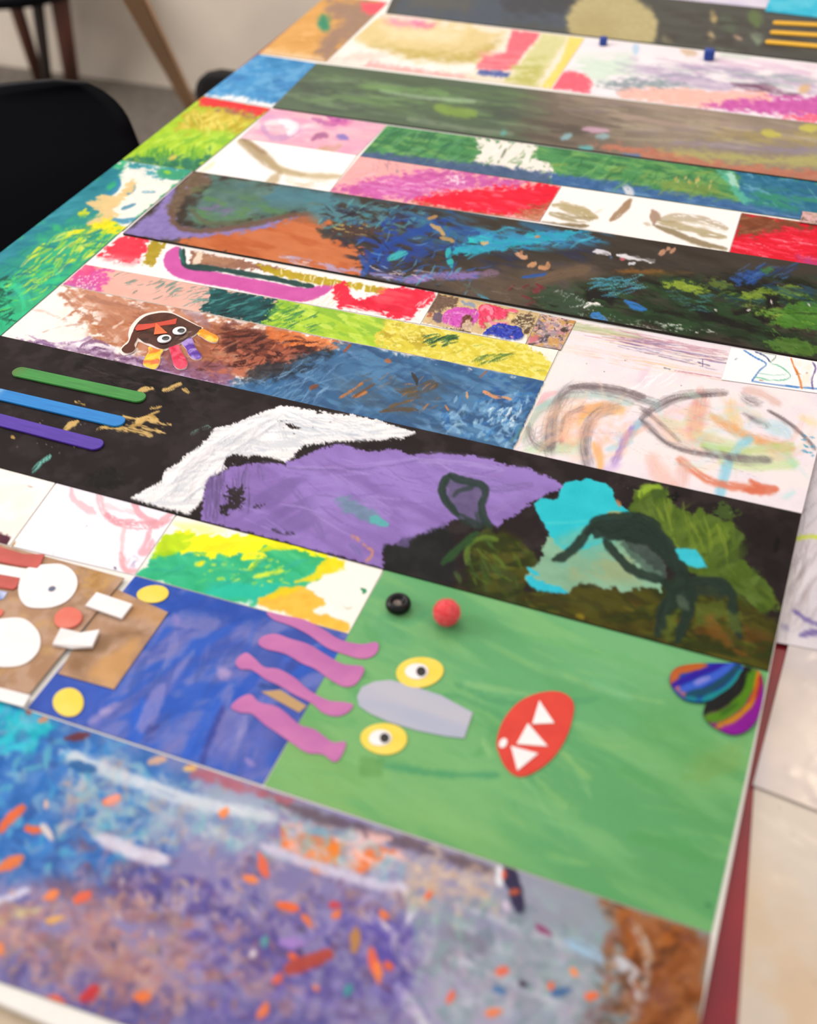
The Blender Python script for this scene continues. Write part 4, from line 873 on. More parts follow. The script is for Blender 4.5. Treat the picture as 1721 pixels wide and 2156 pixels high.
s = Sheet('1140,660 1214,675 1181,737 1107,725', 1.5, 0.0002, 0.0009)
s.fill('c6a69a', 0.08, 3); s.fog('d8b8a8', 5, 0.5, 0.1, 0.8); s.fog('c07a84', 4, 0.55, 0.06, 0.8); s.fog('4e403e', 3.4, 0.6, 0.04, 0.9); s.fog('c89c5c', 4, 0.6, 0.05, 0.9); s.fog('94869a', 4, 0.6, 0.05, 0.7)
s.poly('b8873c', '1196,676 1214,676 1208,686 1196,684', 2, 2, 2, 0.9); s.poly('4c4458', '1130,712 1150,704 1156,716 1140,724', 2, 3, 2, 0.8, 0.2); s.poly('c86a78', '1112,712 1130,704 1136,714 1116,722', 2, 3, 2, 0.8, 0.2)
s.poly('3a302c', '1184,690 1198,688 1196,700 1182,698', 2, 3, 2, 0.85); s.poly('d0a05c', '1154,712 1180,714 1176,732 1150,726', 2, 4, 2, 0.8, 0.2); s.dabs(22, 'f0dcd4 6a5450 e8c8c4', (6, 18), (0.6, 1.3), -30, 60, None, 0.7, 0.25, 0.2)
s.relief(0.18, 1.6)
s.build('mottled_square', 'small mottled square of dried pink, brown and ochre paint beside the palette scrap', 'palette', M_GLOSS, edge='8a7a70')

# ---- D6: crayon arcs on white; D7: marker drawing
s = Sheet('1214,674 1768,766 1690,1081 1082,951', 2.0, 0.0002, 0.0005)
s.fill('f0e5e5', 0.008, 20); s.fog('ebdfe6', 25, 0.5, 0.15, 0.8)
for n, cols, reg, an, al in ((46, 'e8c8a0 f0d4a8 e4bca0 ecd0b0', '1210,700 1500,740 1540,800 1190,752', 9, 0.45), (46, 'b8788a ac6074 c08c98 946474', '1230,688 1380,704 1536,740 1528,766 1300,722', 10, 0.6),
                             (20, '6a5a8c 5c507c 7c6c98', '1290,706 1420,726 1530,756 1500,778 1330,736', 11, 0.6), (24, 'b4bc90 a8b080 d8c890', '1216,680 1310,694 1300,706 1212,698', 9, 0.6), (10, 'd8a880 e0b890', '1270,742 1480,780 1500,798 1260,764', 11, 0.5)):
    s.dabs(n, cols, (50, 190), (0.6, 1.5), an, 2.5, reg, al, 0.46, 0.02, 1.0, 0.025, 0.04, 0.5)
for c, p, wd in (('5c5078', '1470,762 1480,766 1496,770', 1.2), ('4c4460', '1398,774 1412,778', 1.2), ('b87078', '1420,780 1480,790 1518,796', 1), ('6a5a88', '1480,755 1480,772', 0.9)):
    s.st(c, p, wd, 0.8, 0.3, 0.8)
for p in ('1320,758', '1272,782', '1316,758', '1235,766', '1434,811'):
    x, y = p.split(','); s.st('6a6068', [(float(x), float(y)), (float(x) + 1.5, float(y) + .5)], 1, 0.6)
# tinted arcs
for c, p, wd, a in (('f0b48c', '1186,944 1188,900 1206,876 1240,862 1290,862', 10, 0.75), ('ecae5c', '1220,890 1232,868 1268,858 1310,862', 9, 0.6), ('e88a88', '1184,920 1190,934 1206,934', 7, 0.8), ('efb06a', '1252,936 1262,960 1266,984', 9, 0.75), ('f2c8b4', '1196,930 1200,890 1230,850', 8, 0.5),
                    ('a8b8a4', '1104,930 1116,890 1140,862 1160,850', 9, 0.55), ('a8c4bc', '1130,860 1180,838 1260,830 1330,850', 7, 0.55), ('e4a8ac', '1130,850 1150,832 1170,826', 6, 0.5), ('b8cce0', '1300,920 1330,910 1350,890', 7, 0.5), ('a8d0dc', '1280,946 1330,930', 6, 0.5), ('8cb8cc', '1330,920 1340,896 1350,886', 6, 0.6),
                    ('a486c4', '1292,978 1310,940 1330,900', 7, 0.75), ('d4b8e0', '1276,990 1300,980', 12, 0.6), ('e4c8d8', '1350,800 1364,776', 9, 0.4),
                    ('d88878', '1476,834 1470,870 1464,910 1480,924', 16, 0.6), ('ecb89c', '1380,880 1430,920 1470,950', 14, 0.45), ('e8c488', '1540,850 1545,880 1560,910', 12, 0.6), ('e0a878', '1500,876 1560,912 1620,936 1660,944', 8, 0.85), ('dd9468', '1600,930 1640,946 1668,944', 7, 0.9), ('c8d4a0', '1470,920 1520,940 1580,950 1660,954', 14, 0.7), ('aac878', '1480,938 1560,950 1670,936', 6, 0.6),
                    ('c0d890', '1520,970 1600,982 1676,976', 9, 0.55), ('a8d4a0', '1660,960 1672,980', 10, 0.5), ('8cc8dc', '1516,1044 1524,1010 1536,970 1560,940 1580,924', 9, 0.8), ('b0d4e4', '1620,900 1650,906 1660,916', 12, 0.6), ('d8b0a4', '1568,822 1600,828 1640,850', 7, 0.55), ('ecd8a8', '1690,880 1716,892', 8, 0.5), ('bce0e0', '1650,1048 1672,1036', 6, 0.5),
                    ('e8b4a4', '1374,970 1390,1000 1430,1030', 18, 0.5), ('d67c60', '1430,966 1460,990 1500,1014 1560,1026 1610,1030', 7, 0.85), ('d07054', '1582,1012 1600,1024 1634,1030 1600,1036 1570,1030', 6, 0.85), ('e0a898', '1440,975 1440,1010', 14, 0.5), ('ecd0d4', '1400,900 1440,860', 16, 0.4), ('b8dcb0', '1110,946 1180,940 1230,930', 10, 0.4), ('e8c0a0', '1080,940 1090,920 1100,900', 7, 0.55), ('c8d8b8', '1140,940 1220,950', 12, 0.5)):
    s.st(c, p, wd * 1.25, wd * 0.7, 0.22, a * 0.85, 2, 0.0, br=1.8); s.sketch(c, p, wd, a * 0.5, 4, 1.6)
# grey charcoal arcs
for p, wd, a in (('1160,946 1162,900 1172,850 1196,822 1236,815 1300,824 1350,840 1384,852', 9, 0.62), ('1160,950 1156,910 1170,862 1186,838', 13, 0.45), ('1112,896 1122,930 1150,946 1166,936', 6, 0.4), ('1240,985 1230,940 1236,900 1260,868 1300,856', 10, 0.62), ('1236,960 1232,930 1246,890', 8, 0.4), ('1352,880 1380,856 1420,836 1470,830 1530,827', 6, 0.6), ('1350,884 1376,908 1410,936 1460,952 1530,962 1620,968', 6, 0.62), ('1480,950 1560,968 1624,970', 8, 0.6),
                 ('1380,868 1430,842 1500,832', 4, 0.5), ('1566,836 1580,844 1600,850', 8, 0.4), ('1580,878 1610,892 1616,900', 6, 0.4), ('1620,866 1660,890 1700,926 1716,946', 4.5, 0.6), ('1200,814 1290,816 1360,836', 3, 0.5), ('1350,860 1400,900 1430,930', 5, 0.35), ('1230,858 1190,880 1180,930', 5, 0.3), ('1566,870 1600,890', 5, 0.3)):
    s.sketch('74686a', p, wd * 1.35, a * 0.82, 12, 1.2, 0.44)
s.dabs(46, 'f0c0a0 ecb890 f4d0b8 e8a898', (40, 110), (4, 9), -30, 40, '1150,870 1230,830 1320,850 1330,900 1250,960 1160,950', 0.3, 0.3, 0, 4, 0.4, 0.03, 1.4)
s.dabs(50, 'ecc8b4 e8b0a0 d8d4a8 c8dcb4 b8dce0 ecd8a0', (40, 120), (4, 9), 15, 40, '1370,850 1500,830 1680,890 1670,980 1480,970 1380,920', 0.28, 0.3, 0, 4, 0.4, 0.03, 1.4)
s.dabs(40, '9a8c88 8c9490 a8988c', (30, 90), (0.6, 1.4), -50, 25, '1100,900 1180,830 1230,820 1180,950 1120,950', 0.4, 0.45, 0, 1, 0.3, 0.03, 0.5)
s.dabs(50, '958a8e a89c9e b8a8a4', (40, 130), (0.6, 1.2), 12, 8, '1120,870 1340,830 1660,900 1660,1000 1340,980 1120,950', 0.35, 0.46, br=0.5)
s.dabs(12, 'ffffff', (20, 60), (0.8, 1.6), -30, 20, '1340,780 1440,790 1430,830 1340,820', 0.7, 0.4)
s.dabs(10, '4a98bc 3a88b0', (6, 14), (2, 3), 10, 20, '1690,915 1720,920 1716,960 1684,952', 0.8, 0.2)
s.build('crayon_arcs_drawing', 'white sheet of grey, orange and brown crayon arcs at the right', 'drawing', M_PAPER, edge='efe6e4')
s = Sheet('1539,731 1812,776 1796,838 1519,799', 2.2, 0.0010, 0.0004)
s.fill('fbf6f6', 0.006, 20)
for c, p, wd in (('3a7cc0', '1566,737 1590,752 1614,766 1600,780 1584,802', 1.5), ('3a7cc0', '1584,802 1620,808 1680,815 1760,822', 1.7), ('40507c', '1590,740 1612,750 1622,762', 1.3), ('6a8c6c', '1600,742 1634,748 1624,762', 1), ('5ab894', '1622,764 1644,772 1662,786 1664,794 1650,800 1620,800 1590,793', 1.2), ('a8d8c8', '1600,786 1630,790 1656,788', 1), ('d8803c', '1666,753 1672,770 1682,790 1688,818', 2), ('c86c2c', '1674,776 1686,800 1690,818', 1.6), ('6c5c94', '1712,763 1718,776 1710,800 1713,820', 1.7), ('7c8c90', '1548,758 1553,754', 0.9), ('a87c50', '1676,788 1686,787', 0.9), ('a87c50', '1698,786 1702,784', 0.9), ('a87c50', '1600,800 1608,802', 0.8)):
    s.st(c, p, wd, 0.9, 0.0, 0.92, 0.4)
s.fog('f6e4d0', 8, 0.4, 0.2, 0.6, 0, 1, '1672,760 1710,766 1706,815 1690,815', 6)
s.build('marker_drawing', 'small white sheet with blue, green and orange felt-pen outlines, at the right edge', 'drawing', M_PAPER, edge='f4eeee')

# ---- E: long dark strip
s = Sheet('407,360 1812,572 1800,771 258,491', 2.0, 0.0008, 0.0020)
s.fill('3b342e', 0.05, 12, -10, 3)
s.poly('8878b0', '260,490 330,440 356,396 372,390 362,440 372,474 420,484 500,474 640,450 660,458 600,480 500,500 440,505 330,505', 6, 5, 5, 1, jit=0.05)
s.poly('6b5948', '404,360 470,370 430,396 384,420 362,474 350,440 376,392', 6, 6, 6, 1, jit=0.06); s.fog('8f7db4', 6, 0.6, 0.06, 0.8, 90, 2, '390,372 450,372 450,400 390,396', 5)
s.poly('54706a', '450,372 560,386 660,400 700,410 700,440 640,452 560,460 480,474 410,474 396,450 420,410', 12, 12, 8, 1, 0, 0, 0.07, 10)
s.fog('57804e', 12, 0.5, 0.1, 0.8, -10, 2, '400,400 560,420 600,450 420,474', 20); s.fog('48788a', 12, 0.5, 0.1, 0.7, -10, 2, '500,380 720,400 720,440 540,430', 20); s.fog('7c6c90', 9, 0.6, 0.08, 0.6, 0, 1, '410,420 500,430 500,460 400,450', 12)
s.st('6a5040', '362,440 372,474 410,486 470,482 540,470 600,456 660,450', 5, 3, 0.15, 0.85, 2); s.st('5c5a44', '400,440 440,470 520,466', 5, 3, 0.25, 0.7)
OG = '370,508 440,496 540,486 620,462 680,450 700,470 670,486 680,500 760,520 780,548 760,580 700,580 600,562 480,536'
s.poly('b8633a', OG, 5, 8, 5, 1, 0.1, 0, 0.05, 8, -8, 2); s.fog('c67a50', 10, 0.52, 0.1, 0.6, -8, 3, OG, 8); s.poly('9a5c3c', '600,462 690,448 690,470 660,474', 4, 4, 4, 0.8)
s.fog('a89ac0', 6, 0.56, 0.06, 0.8, -10, 3, '590,532 720,556 800,580 780,600 640,566', 8); s.dabs(16, 'd8c4c4 b8a0b8', (14, 50), (0.8, 1.8), 12, 10, '600,540 700,560 690,572 610,556', 0.8, 0.35, 0.1)
BZ = '680,440 760,430 860,426 940,450 1000,470 1040,490 1000,540 900,560 800,580 740,560 720,520 690,490'
s.fog('4f7d88', 9, 0.47, 0.08, 0.9, -12, 2, '640,400 760,420 900,440 900,480 720,500 660,460', 16); s.fog('2e2b38', 7, 0.5, 0.07, 0.9, -12, 2, BZ, 12); s.fog('27418a', 7, 0.53, 0.06, 0.9, -18, 2, '740,470 960,440 960,520 780,580', 14)
s.fog('386a8c', 12, 0.42, 0.12, 0.85, -12, 3, '880,436 1140,466 1290,488 1280,512 1150,520 1000,530 860,500', 18); s.fog('574a44', 10, 0.44, 0.12, 0.8, -10, 3, '860,580 1000,560 1260,550 1270,590 1150,630 1000,640', 18); s.fog('2b2f4a', 9, 0.48, 0.1, 0.7, -10, 3, '1000,540 1200,516 1270,520 1230,550 1040,570', 14)
s.poly('4a3630', '690,480 720,466 780,470 800,486 760,500 700,498', 6, 8, 4, 0.9, 0.1); s.fog('b8a05c', 3, 0.62, 0.04, 0.8, -14, 3, '700,470 780,472 780,496 700,490', 6)
s.st('1f4490', '776,560 800,528 840,504 900,482 940,466', 7, 3, 0.25, 0.85, 2, 0.15); s.st('2a52a0', '760,540 770,562 764,580', 6, 3, 0.2, 0.8, 2, 0.1); s.st('27488c', '950,480 1040,500 1000,520 900,520', 8, 3, 0.3, 0.7, 2)
s.poly('2aa0b4', '950,520 1000,512 1060,500 1120,490 1190,486 1240,486 1200,500 1130,512 1060,526 1000,536 960,536', 4, 7, 4, 0.95, 0.1, 0, 0.06, 5, -10, 3)
s.poly('2fb8b8', '986,500 1010,496 1030,490 1042,498 1036,508 1010,512 990,514', 1.5, 3, 2, 1, 0.25); s.st('2fb0b4', '944,526 946,544 952,562', 6, 2, 0.15, 0.9, 2, 0.2); s.st('40b8b4', '820,546 840,538 852,532', 8, 3, 0.25, 0.85, 2, 0.2); s.st('3f96b4', '980,600 1000,612 1030,630', 5, 2, 0.35, 0.85, 2, 0.15)
s.fog('3a8cb4', 5, 0.52, 0.06, 0.8, -10, 3, '1000,480 1280,492 1280,510 1100,530 1000,530', 12); s.dabs(40, '2c9cb8 4cb0c8 2a6ea0 3a88b8', (12, 44), (1.2, 3), -12, 20, '1000,480 1240,484 1280,505 1060,535 970,540', 0.7, 0.3, 0.18)
s.dabs(60, '4a8c98 3f7c88 5a9ca0 2f5f80', (10, 30), (1.5, 3.5), -14, 40, '640,420 900,430 900,470 700,500', 0.65, 0.3, 0.15); s.dabs(34, '1c1a20 2c2a34 40302a', (10, 44), (1.2, 3), 10, 40, BZ, 0.7, 0.25, 0.12)
s.dabs(40, '2c5ca8 3a70b8 5c90c8 1f4080', (8, 34), (1.2, 3), -30, 50, '740,500 960,470 1040,560 820,600', 0.7, 0.25, 0.15)
for c, p, wd in (('b89868', '908,474 926,482 936,494', 4), ('a88c60', '928,500 956,508', 4), ('c0a878', '1014,514 1026,512', 4), ('c89878', '1090,532 1100,540 1108,540', 6), ('c8946c', '1114,560 1126,556', 6.5), ('c08c68', '1138,564 1152,562 1154,554', 5), ('a87858', '1100,528 1096,536', 4), ('a88050', '900,462 920,455', 4), ('c08858', '1128,500 1140,498', 4), ('b88a70', '1392,536 1400,528', 5), ('b88a70', '1402,524 1410,524', 4.5), ('b88a70', '1414,530 1420,524', 4),
                 ('d8d4dc', '1250,530 1266,530 1284,535', 4.5), ('e4e0e4', '1300,537 1340,544 1378,550', 4.5), ('5c88c8', '1284,540 1290,544', 4), ('d0d0d4', '1326,556 1336,554', 3), ('b86068', '1308,546 1314,546', 3), ('f0e8e4', '1390,570 1396,572', 1.6)):
    s.st(c, p, wd, 1.2, 0.1, 0.95, 2, 0.2)
s.st('8a74b4', '860,590 920,582 980,580 1020,580', 8, 3, 0.25, 0.85, 2); s.st('7c6478', '1010,580 1046,574', 9, 2, 0.2, 0.8); s.st('8a78b0', '780,576 840,586 880,594', 6, 3, 0.3, 0.8, 2); s.dabs(16, 'c8b0c8 e0d0d8 88a8c8', (10, 40), (1, 2.4), 10, 20, '790,560 920,560 900,600 800,590', 0.7, 0.35, 0.1)
s.dabs(24, '3a6fb0 5aa0c0 2a58a0', (10, 34), (1.2, 3), -30, 40, '820,540 1010,560 1000,610 840,600', 0.7, 0.3, 0.15)
BR = '1000,600 1200,560 1260,560 1262,575 1160,600 1100,640 900,600 960,590'
s.fog('5a4c3e', 10, 0.45, 0.1, 0.85, -10, 3, '880,590 1260,556 1280,580 1150,640 1040,650', 20); s.st('6a5644', '1130,592 1180,578 1240,566', 10, 3, 0.25, 0.8, 2); s.poly('6a4a2c', '1290,572 1330,566 1400,570 1470,574 1420,580 1340,578', 4, 5, 4, 0.9, 0.05); s.poly('8a5c28', '1310,572 1380,568 1420,572 1370,577', 4, 3, 4, 0.7)
s.st('2a55a0', '1100,584 1130,580 1150,576', 3.5, 1.5, 0.25, 0.9)
GR = '1120,620 1200,600 1400,580 1600,580 1810,600 1800,771 1600,730 1400,700 1240,670 1130,650'
s.fog('20301f', 14, 0.42, 0.12, 0.95, -12, 2, GR, 20); s.fog('13140f', 12, 0.54, 0.08, 0.85, -12, 2.5, GR, 20); s.fog('2d4a2c', 10, 0.56, 0.08, 0.7, -14, 2, GR, 20); s.fog('3a3430', 9, 0.58, 0.07, 0.7, -10, 3, '1240,500 1500,540 1720,570 1700,600 1300,560', 16)
s.poly('3a4c3a', '1130,610 1170,600 1210,610 1240,640 1220,664 1150,650', 10, 10, 6, 0.7, 0.05); s.dabs(40, 'c8ccc8 e8e8e4 8a9c90', (3, 12), (0.6, 1.5), -20, 50, '1160,610 1230,620 1290,650 1300,690 1200,660', 0.65, 0.35, 0.15)
s.dabs(50, '4c9cb4 3f88a4 6ab4c4 2f6c84', (14, 44), (1, 2.4), -8, 14, '1240,588 1340,582 1350,610 1290,625 1250,610', 0.75, 0.4, 0.15, br=0.5); s.poly('4a98b0', '1260,590 1310,586 1330,594 1280,602 1250,600', 3, 5, 3, 0.6, dry=0.4)
s.st('2f70b8', '1318,635 1334,642 1352,650 1362,652', 6, 1.5, 0.15, 0.95, 2, 0.25); s.st('3a7cc0', '1250,664 1268,672 1282,682', 8, 1.5, 0.25, 0.95, 2, 0.2); s.st('f0eee8', '1232,646 1244,640 1262,642', 4, 1.2, 0.25, 0.95, 2, 0.25)
s.dabs(60, 'dcdcd6 b8bcb4 ecebe4', (4, 16), (0.5, 1.3), 4, 14, '1300,684 1380,678 1500,694 1510,702 1400,700 1310,694', 0.75, 0.4, 0.2, br=0.4); s.dabs(50, '8a9488 a8b0a4 6a7a68', (4, 16), (0.5, 1.2), 10, 16, '1220,660 1400,676 1400,700 1240,674', 0.6, 0.4, 0.1, br=0.4)
for p, c in (('1396,596 1430,592 1470,600 1496,612 1470,616 1430,610 1404,604', '7f9234'), ('1560,620 1590,612 1620,608 1640,616 1610,630 1580,632', '6f8430'), ('1594,662 1620,648 1650,652 1660,664 1620,668', '6c8c34'), ('1640,604 1664,598 1690,612 1700,620 1660,626 1640,616', '6a8434'), ('1630,680 1650,650 1690,630 1750,640 1760,690 1700,694 1660,690', '4a7a2c'), ('1604,720 1640,712 1690,716 1740,740 1700,752 1640,742', '4a6a2c'), ('1480,596 1510,588 1540,598 1530,606 1500,606', '5a6a34')):
    s.poly(c, p, 4, 7, 3, 0.95, 0.2, 0, 0.08, 3, -12, 3)
s.dabs(80, '8aa03a 6a8a30 4a7028 9cb044 38591f', (10, 34), (1, 2.4), -14, 26, '1400,592 1500,600 1560,622 1640,604 1720,620 1740,690 1640,690 1600,660 1480,615', 0.55, 0.4, 0.18, br=0.5); s.dabs(60, '3f7030 5c8a38 2f5c2c', (10, 30), (1, 2.4), 30, 40, '1600,650 1740,630 1750,750 1620,740', 0.6, 0.38, 0.18, br=0.5)
s.poly('2a4a86', '1540,588 1570,572 1600,566 1612,580 1590,596 1550,600', 5, 8, 4, 0.9, 0.1, 0, 0.08, 3, -20, 3); s.dabs(40, '3560a0 24407c 4870a8 1f3566', (14, 44), (1, 2.2), -24, 12, '1540,560 1680,556 1680,590 1560,604', 0.7, 0.4, 0.12, br=0.5); s.poly('3f7a40', '1600,570 1624,560 1632,568 1616,576', 4, 4, 3, 0.8, dry=0.3)
s.fog('23465c', 8, 0.54, 0.08, 0.7, -14, 3, '1480,600 1720,590 1720,640 1560,640', 16); s.dabs(30, '3a6a78 4a8a8c', (12, 40), (1, 2), 10, 20, '1400,610 1520,620 1520,660 1420,650', 0.5, 0.42, 0.1, br=0.5)
s.dabs(60, '0e0e0c 1a1c16 2c3a26', (20, 70), (1.2, 3), 6, 12, GR, 0.55, 0.38, 0.08, br=0.7); s.poly('141410', '1610,624 1640,620 1640,644 1616,650', 4, 6, 3, 0.9)
for p in ('1624,632 1626,640', '1574,654 1580,652', '1506,652 1510,654', '1702,640 1706,644'):
    s.st('d8c8c8', p, 1.8, 1, 0.2, 0.9)
for p in ('1100,606 1116,598', '1126,596 1140,606', '1096,622 1120,630', '1110,642 1130,634', '1070,612 1084,600'):
    s.st('6a2c34', p, 2, 1, 0.3, 0.9, 1, 0.4)
s.poly('7a3038', '1118,610 1140,600 1146,606 1130,620', 3, 4, 3, 0.8); s.dabs(30, '2c221e 6a5a50 8a7a6c', (10, 40), (0.8, 2), 10, 30, '900,600 1160,600 1160,650 1000,640', 0.55, 0.4, 0.15)
s.relief(0.09, 2, -12, 3)
s.build('dark_strip', 'long dark strip of violet, rust, blue and leafy green brushwork above the red-pink sheet', 'painting', M_ACRYL, edge='2a2420')
# ---- F row
s = Sheet('505,291 752,327 692,407 419,362', 2.4, 0.0002, 0.0005)
s.fill('f9f1ee', 0.008, 12)
for c, p, wd, a, dr in (('a08a68', '500,290 530,312 560,336 590,362', 11, 0.85, 0.2), ('8a7050', '508,288 540,312 560,322', 5, 0.8, 0.2), ('b8a47c', '560,336 600,360 650,370 720,372', 6, 0.85, 0.25), ('b09a74', '590,364 570,384 556,392', 8, 0.8, 0.25), ('c4b490', '600,376 640,388 690,384', 5, 0.6, 0.4), ('c8b89c', '620,392 650,396', 5, 0.5, 0.45), ('a89470', '520,300 580,350 640,368', 4, 0.6, 0.3), ('e8d4a8', '419,362 440,350 452,342', 4, 0.7, 0.2)):
    s.st(c, p, wd * 1.1, 5, dr, a * 0.9, 1, 0.03, br=1.6, taper=0.3)
s.build('olive_branch_drawing', 'white sheet with a forked olive-brown brush stroke, under the pink spotted sheet', 'painting', M_PAPER, edge='f4ece6')
s = Sheet('571,228 814,263 752,327 506,290', 2.4, 0.0002, 0.0005)
s.fill('e8b4c0', 0.03, 14, 0, 2); s.fog('f6dfe2', 14, 0.48, 0.14, 0.8, 0, 1.6, '560,228 680,240 640,290 520,290', 20); s.fog('d898b8', 10, 0.55, 0.1, 0.6, 0, 2)
s.poly('b8549c', '690,244 740,250 730,264 700,262', 4, 6, 4, 0.8); s.st('a05090', '720,246 700,262 660,250', 5, 3, 0.3, 0.6, 2)
for c, p, wd, a in (('b48cb8', '552,262 560,280 580,292 610,286 630,270', 7, 0.6), ('c8a0c4', '556,250 580,246 610,256', 5, 0.5), ('f8f0f2', '590,256 620,266 610,280', 8, 0.8), ('9c6088', '660,292 676,284 686,286', 6, 0.8), ('7a70b4', '714,286 728,290', 7, 0.8), ('a89458', '670,314 700,312 716,308', 6, 0.55), ('d47ca8', '690,256 720,262 744,256', 4, 0.6), ('e0a0b4', '600,300 680,306 740,318', 6, 0.5)):
    s.st(c, p, wd, 3, 0.2, a, 2, 0.05, br=1.2)
s.build('pink_spotted_painting', 'pale pink painted sheet with purple loops, below the dark green strip', 'painting', M_PAPER, edge='f0dce0')
s = Sheet('757,329 1183,392 1137,466 692,406', 2.2, 0.0002, 0.0006)
s.fill('e8aaa8', 0.03, 8, -8, 3)
s.poly('c35aa0', '720,394 780,380 850,366 900,358 960,364 1040,372 1110,382 1090,400 1000,394 920,404 880,420 800,418 692,406', 10, 14, 5, 0.95, 0.1, 0, 0.06, 5, -8, 4); s.poly('e8203c', '880,420 930,404 1000,398 1080,392 1140,388 1183,392 1165,430 1150,444 1100,458 1000,446 900,432', 6, 10, 4, 1, 0.15, 0, 0.06, 5, -8, 3)
s.poly('b0704c', '1100,440 1150,434 1165,424 1140,466 1080,458', 6, 10, 4, 0.75, 0.1); s.poly('a8482c', '870,424 960,440 1060,452 1060,458 900,436', 4, 6, 4, 0.7)
s.fog('d888c0', 4, 0.55, 0.06, 0.7, -8, 4, '740,380 960,360 1000,400 800,418', 8); s.dabs(40, 'f0c4d0 e8b0d0 d070b0', (8, 40), (0.8, 2), -6, 14, '740,360 960,360 1000,392 780,410', 0.7, 0.35, 0.15); s.dabs(30, 'f45064 c81830 f46a78', (14, 50), (1.2, 3), 4, 14, '920,404 1160,394 1120,450 960,440', 0.7, 0.35, 0.2)
s.dabs(26, 'f4e0e4', (3, 8), (0.8, 2), 30, 50, '940,370 990,372 980,390 930,386', 0.8, 0.1); s.dabs(14, '9a7c8c b890a0', (6, 14), (0.8, 1.8), 60, 30, '790,334 860,350 840,370 780,360', 0.7, 0.2)
s.dabs(24, '8a5c3c c89878 a46a48', (8, 24), (1, 2), 10, 30, '1110,430 1170,424 1140,464 1090,458', 0.7, 0.3, 0.15)
s.relief(0.10, 2, -8, 3)
s.build('pink_red_painting', 'painted sheet sweeping from pale pink through magenta to glossy red', 'painting', M_ACRYL, edge='e8b0a8')
s = Sheet('1183,392 1562,448 1535,534 1137,466', 2.2, 0.0002, 0.0005)
s.fill('f9f2ef', 0.006, 12)
for c, p, wd, a, dr in (('a8976c', '1166,432 1200,438 1230,446 1256,458', 9, 0.8, 0.3), ('93835c', '1160,450 1190,456 1230,462 1252,460', 7, 0.75, 0.3), ('7c6a4c', '1140,468 1180,474 1240,476', 4.5, 0.85, 0.15), ('b0a078', '1180,424 1216,440 1250,452', 6, 0.6, 0.35), ('9a7c60', '1328,420 1316,438 1296,456 1286,464', 7, 0.9, 0.12), ('8f6e58', '1374,444 1380,456 1378,470', 9, 0.75, 0.25), ('a8987c', '1392,462 1440,458 1490,466 1530,480', 8, 0.7, 0.32), ('a09068', '1384,466 1430,476 1480,490 1530,500', 7, 0.75, 0.3), ('8a7a5c', '1376,474 1420,490 1470,510 1530,524', 5, 0.9, 0.15), ('c0b498', '1400,456 1460,470 1530,484', 5, 0.5, 0.4), ('b8a890', '1520,532 1532,526', 4, 0.6, 0.2), ('a89878', '1356,470 1370,474', 3, 0.5, 0.3), ('c8b89c', '1250,450 1270,440', 3, 0.4, 0.4)):
    s.st(c, p, wd * 1.15, 2.2, dr, a, 1, 0.02, br=1.2, taper=0.4)
s.build('olive_leaf_drawing', 'white sheet with olive-brown leaf strokes, between the pink-red and brown-red sheets', 'painting', M_PAPER, edge='f4ece6')
s = Sheet('1562,448 1812,486 1812,573 1535,535', 2.2, 0.0002, 0.0006)
s.fill('d81832', 0.04, 5, -12, 4); s.poly('7c4630', '1560,446 1700,468 1680,476 1640,484 1580,500 1550,494', 6, 10, 4, 1, 0.1, 0, 0.08, 4, -12, 3); s.poly('7c4630', '1640,470 1812,486 1812,500 1720,484 1680,484', 5, 6, 4, 0.9)
s.dabs(70, 'f04058 c01028 f87888 e83048', (20, 80), (1, 2.2), 10, 8, '1545,500 1700,480 1740,560 1550,530', 0.6, 0.38, 0.18, br=0.5); s.dabs(24, '8a5840 5c3020 a87850', (12, 34), (1, 2), -10, 20, '1560,450 1700,470 1640,485 1560,494', 0.7, 0.35, 0.12)
s.poly('b05090', '1680,540 1812,556 1812,574 1700,562', 10, 8, 5, 0.7); s.dabs(14, 'f8c0c8', (10, 40), (0.6, 1.2), 12, 8, '1560,505 1720,500 1720,550 1560,535', 0.6, 0.4)
s.relief(0.10, 1.6, -10, 4)
s.build('brown_red_painting', 'ridged crimson painted sheet with a brown upper edge, cut off by the right edge', 'painting', M_ACRYL, edge='a83040')
s = Sheet('1690,444 1790,458 1782,482 1684,467', 2.4, 0.0014, 0.0008)
s.fill('c0a096', 0.08, 4); s.fog('e0b0b4', 5, 0.52, 0.06, 0.9); s.fog('5a443c', 4, 0.58, 0.05, 0.8)
s.build('mottled_scrap', 'tiny mottled pink scrap at the right edge above the crimson sheet', 'palette', M_GLOSS, edge='8a7a70')

# ---- G: green and white strip
s = Sheet('815,264 1812,396 1812,480 757,329', 2.5, 0.0002, 0.0006)
s.fill('4f8c58', 0.05, 8, -8, 3)
s.fog('3a7048', 8, 0.52, 0.08, 0.8, -8, 3); s.fog('79a860', 7, 0.58, 0.07, 0.7, -8, 3)
s.poly('f2e8e0', '1004,292 1060,296 1110,302 1130,310 1120,330 1160,350 1166,372 1110,362 1040,350 1000,340 1010,320', 3, 8, 4, 1); s.dabs(26, '5a8a58 7aa070', (8, 26), (1.2, 3), -30, 40, '1000,296 1170,320 1170,368 1020,340', 0.7, 0.3, 0.05)
s.st('5c7058', '1066,314 1056,332', 3, 2, 0.1, 0.8)
s.poly('4a5c84', '757,316 860,328 1000,342 1160,364 1160,392 1000,370 860,350 757,336', 4, 5, 4, 0.9, jit=0.06); s.poly('3f6694', '1160,364 1300,382 1400,400 1560,424 1721,448 1812,462 1812,494 1500,446 1160,398', 4, 4, 4, 1, jit=0.06)
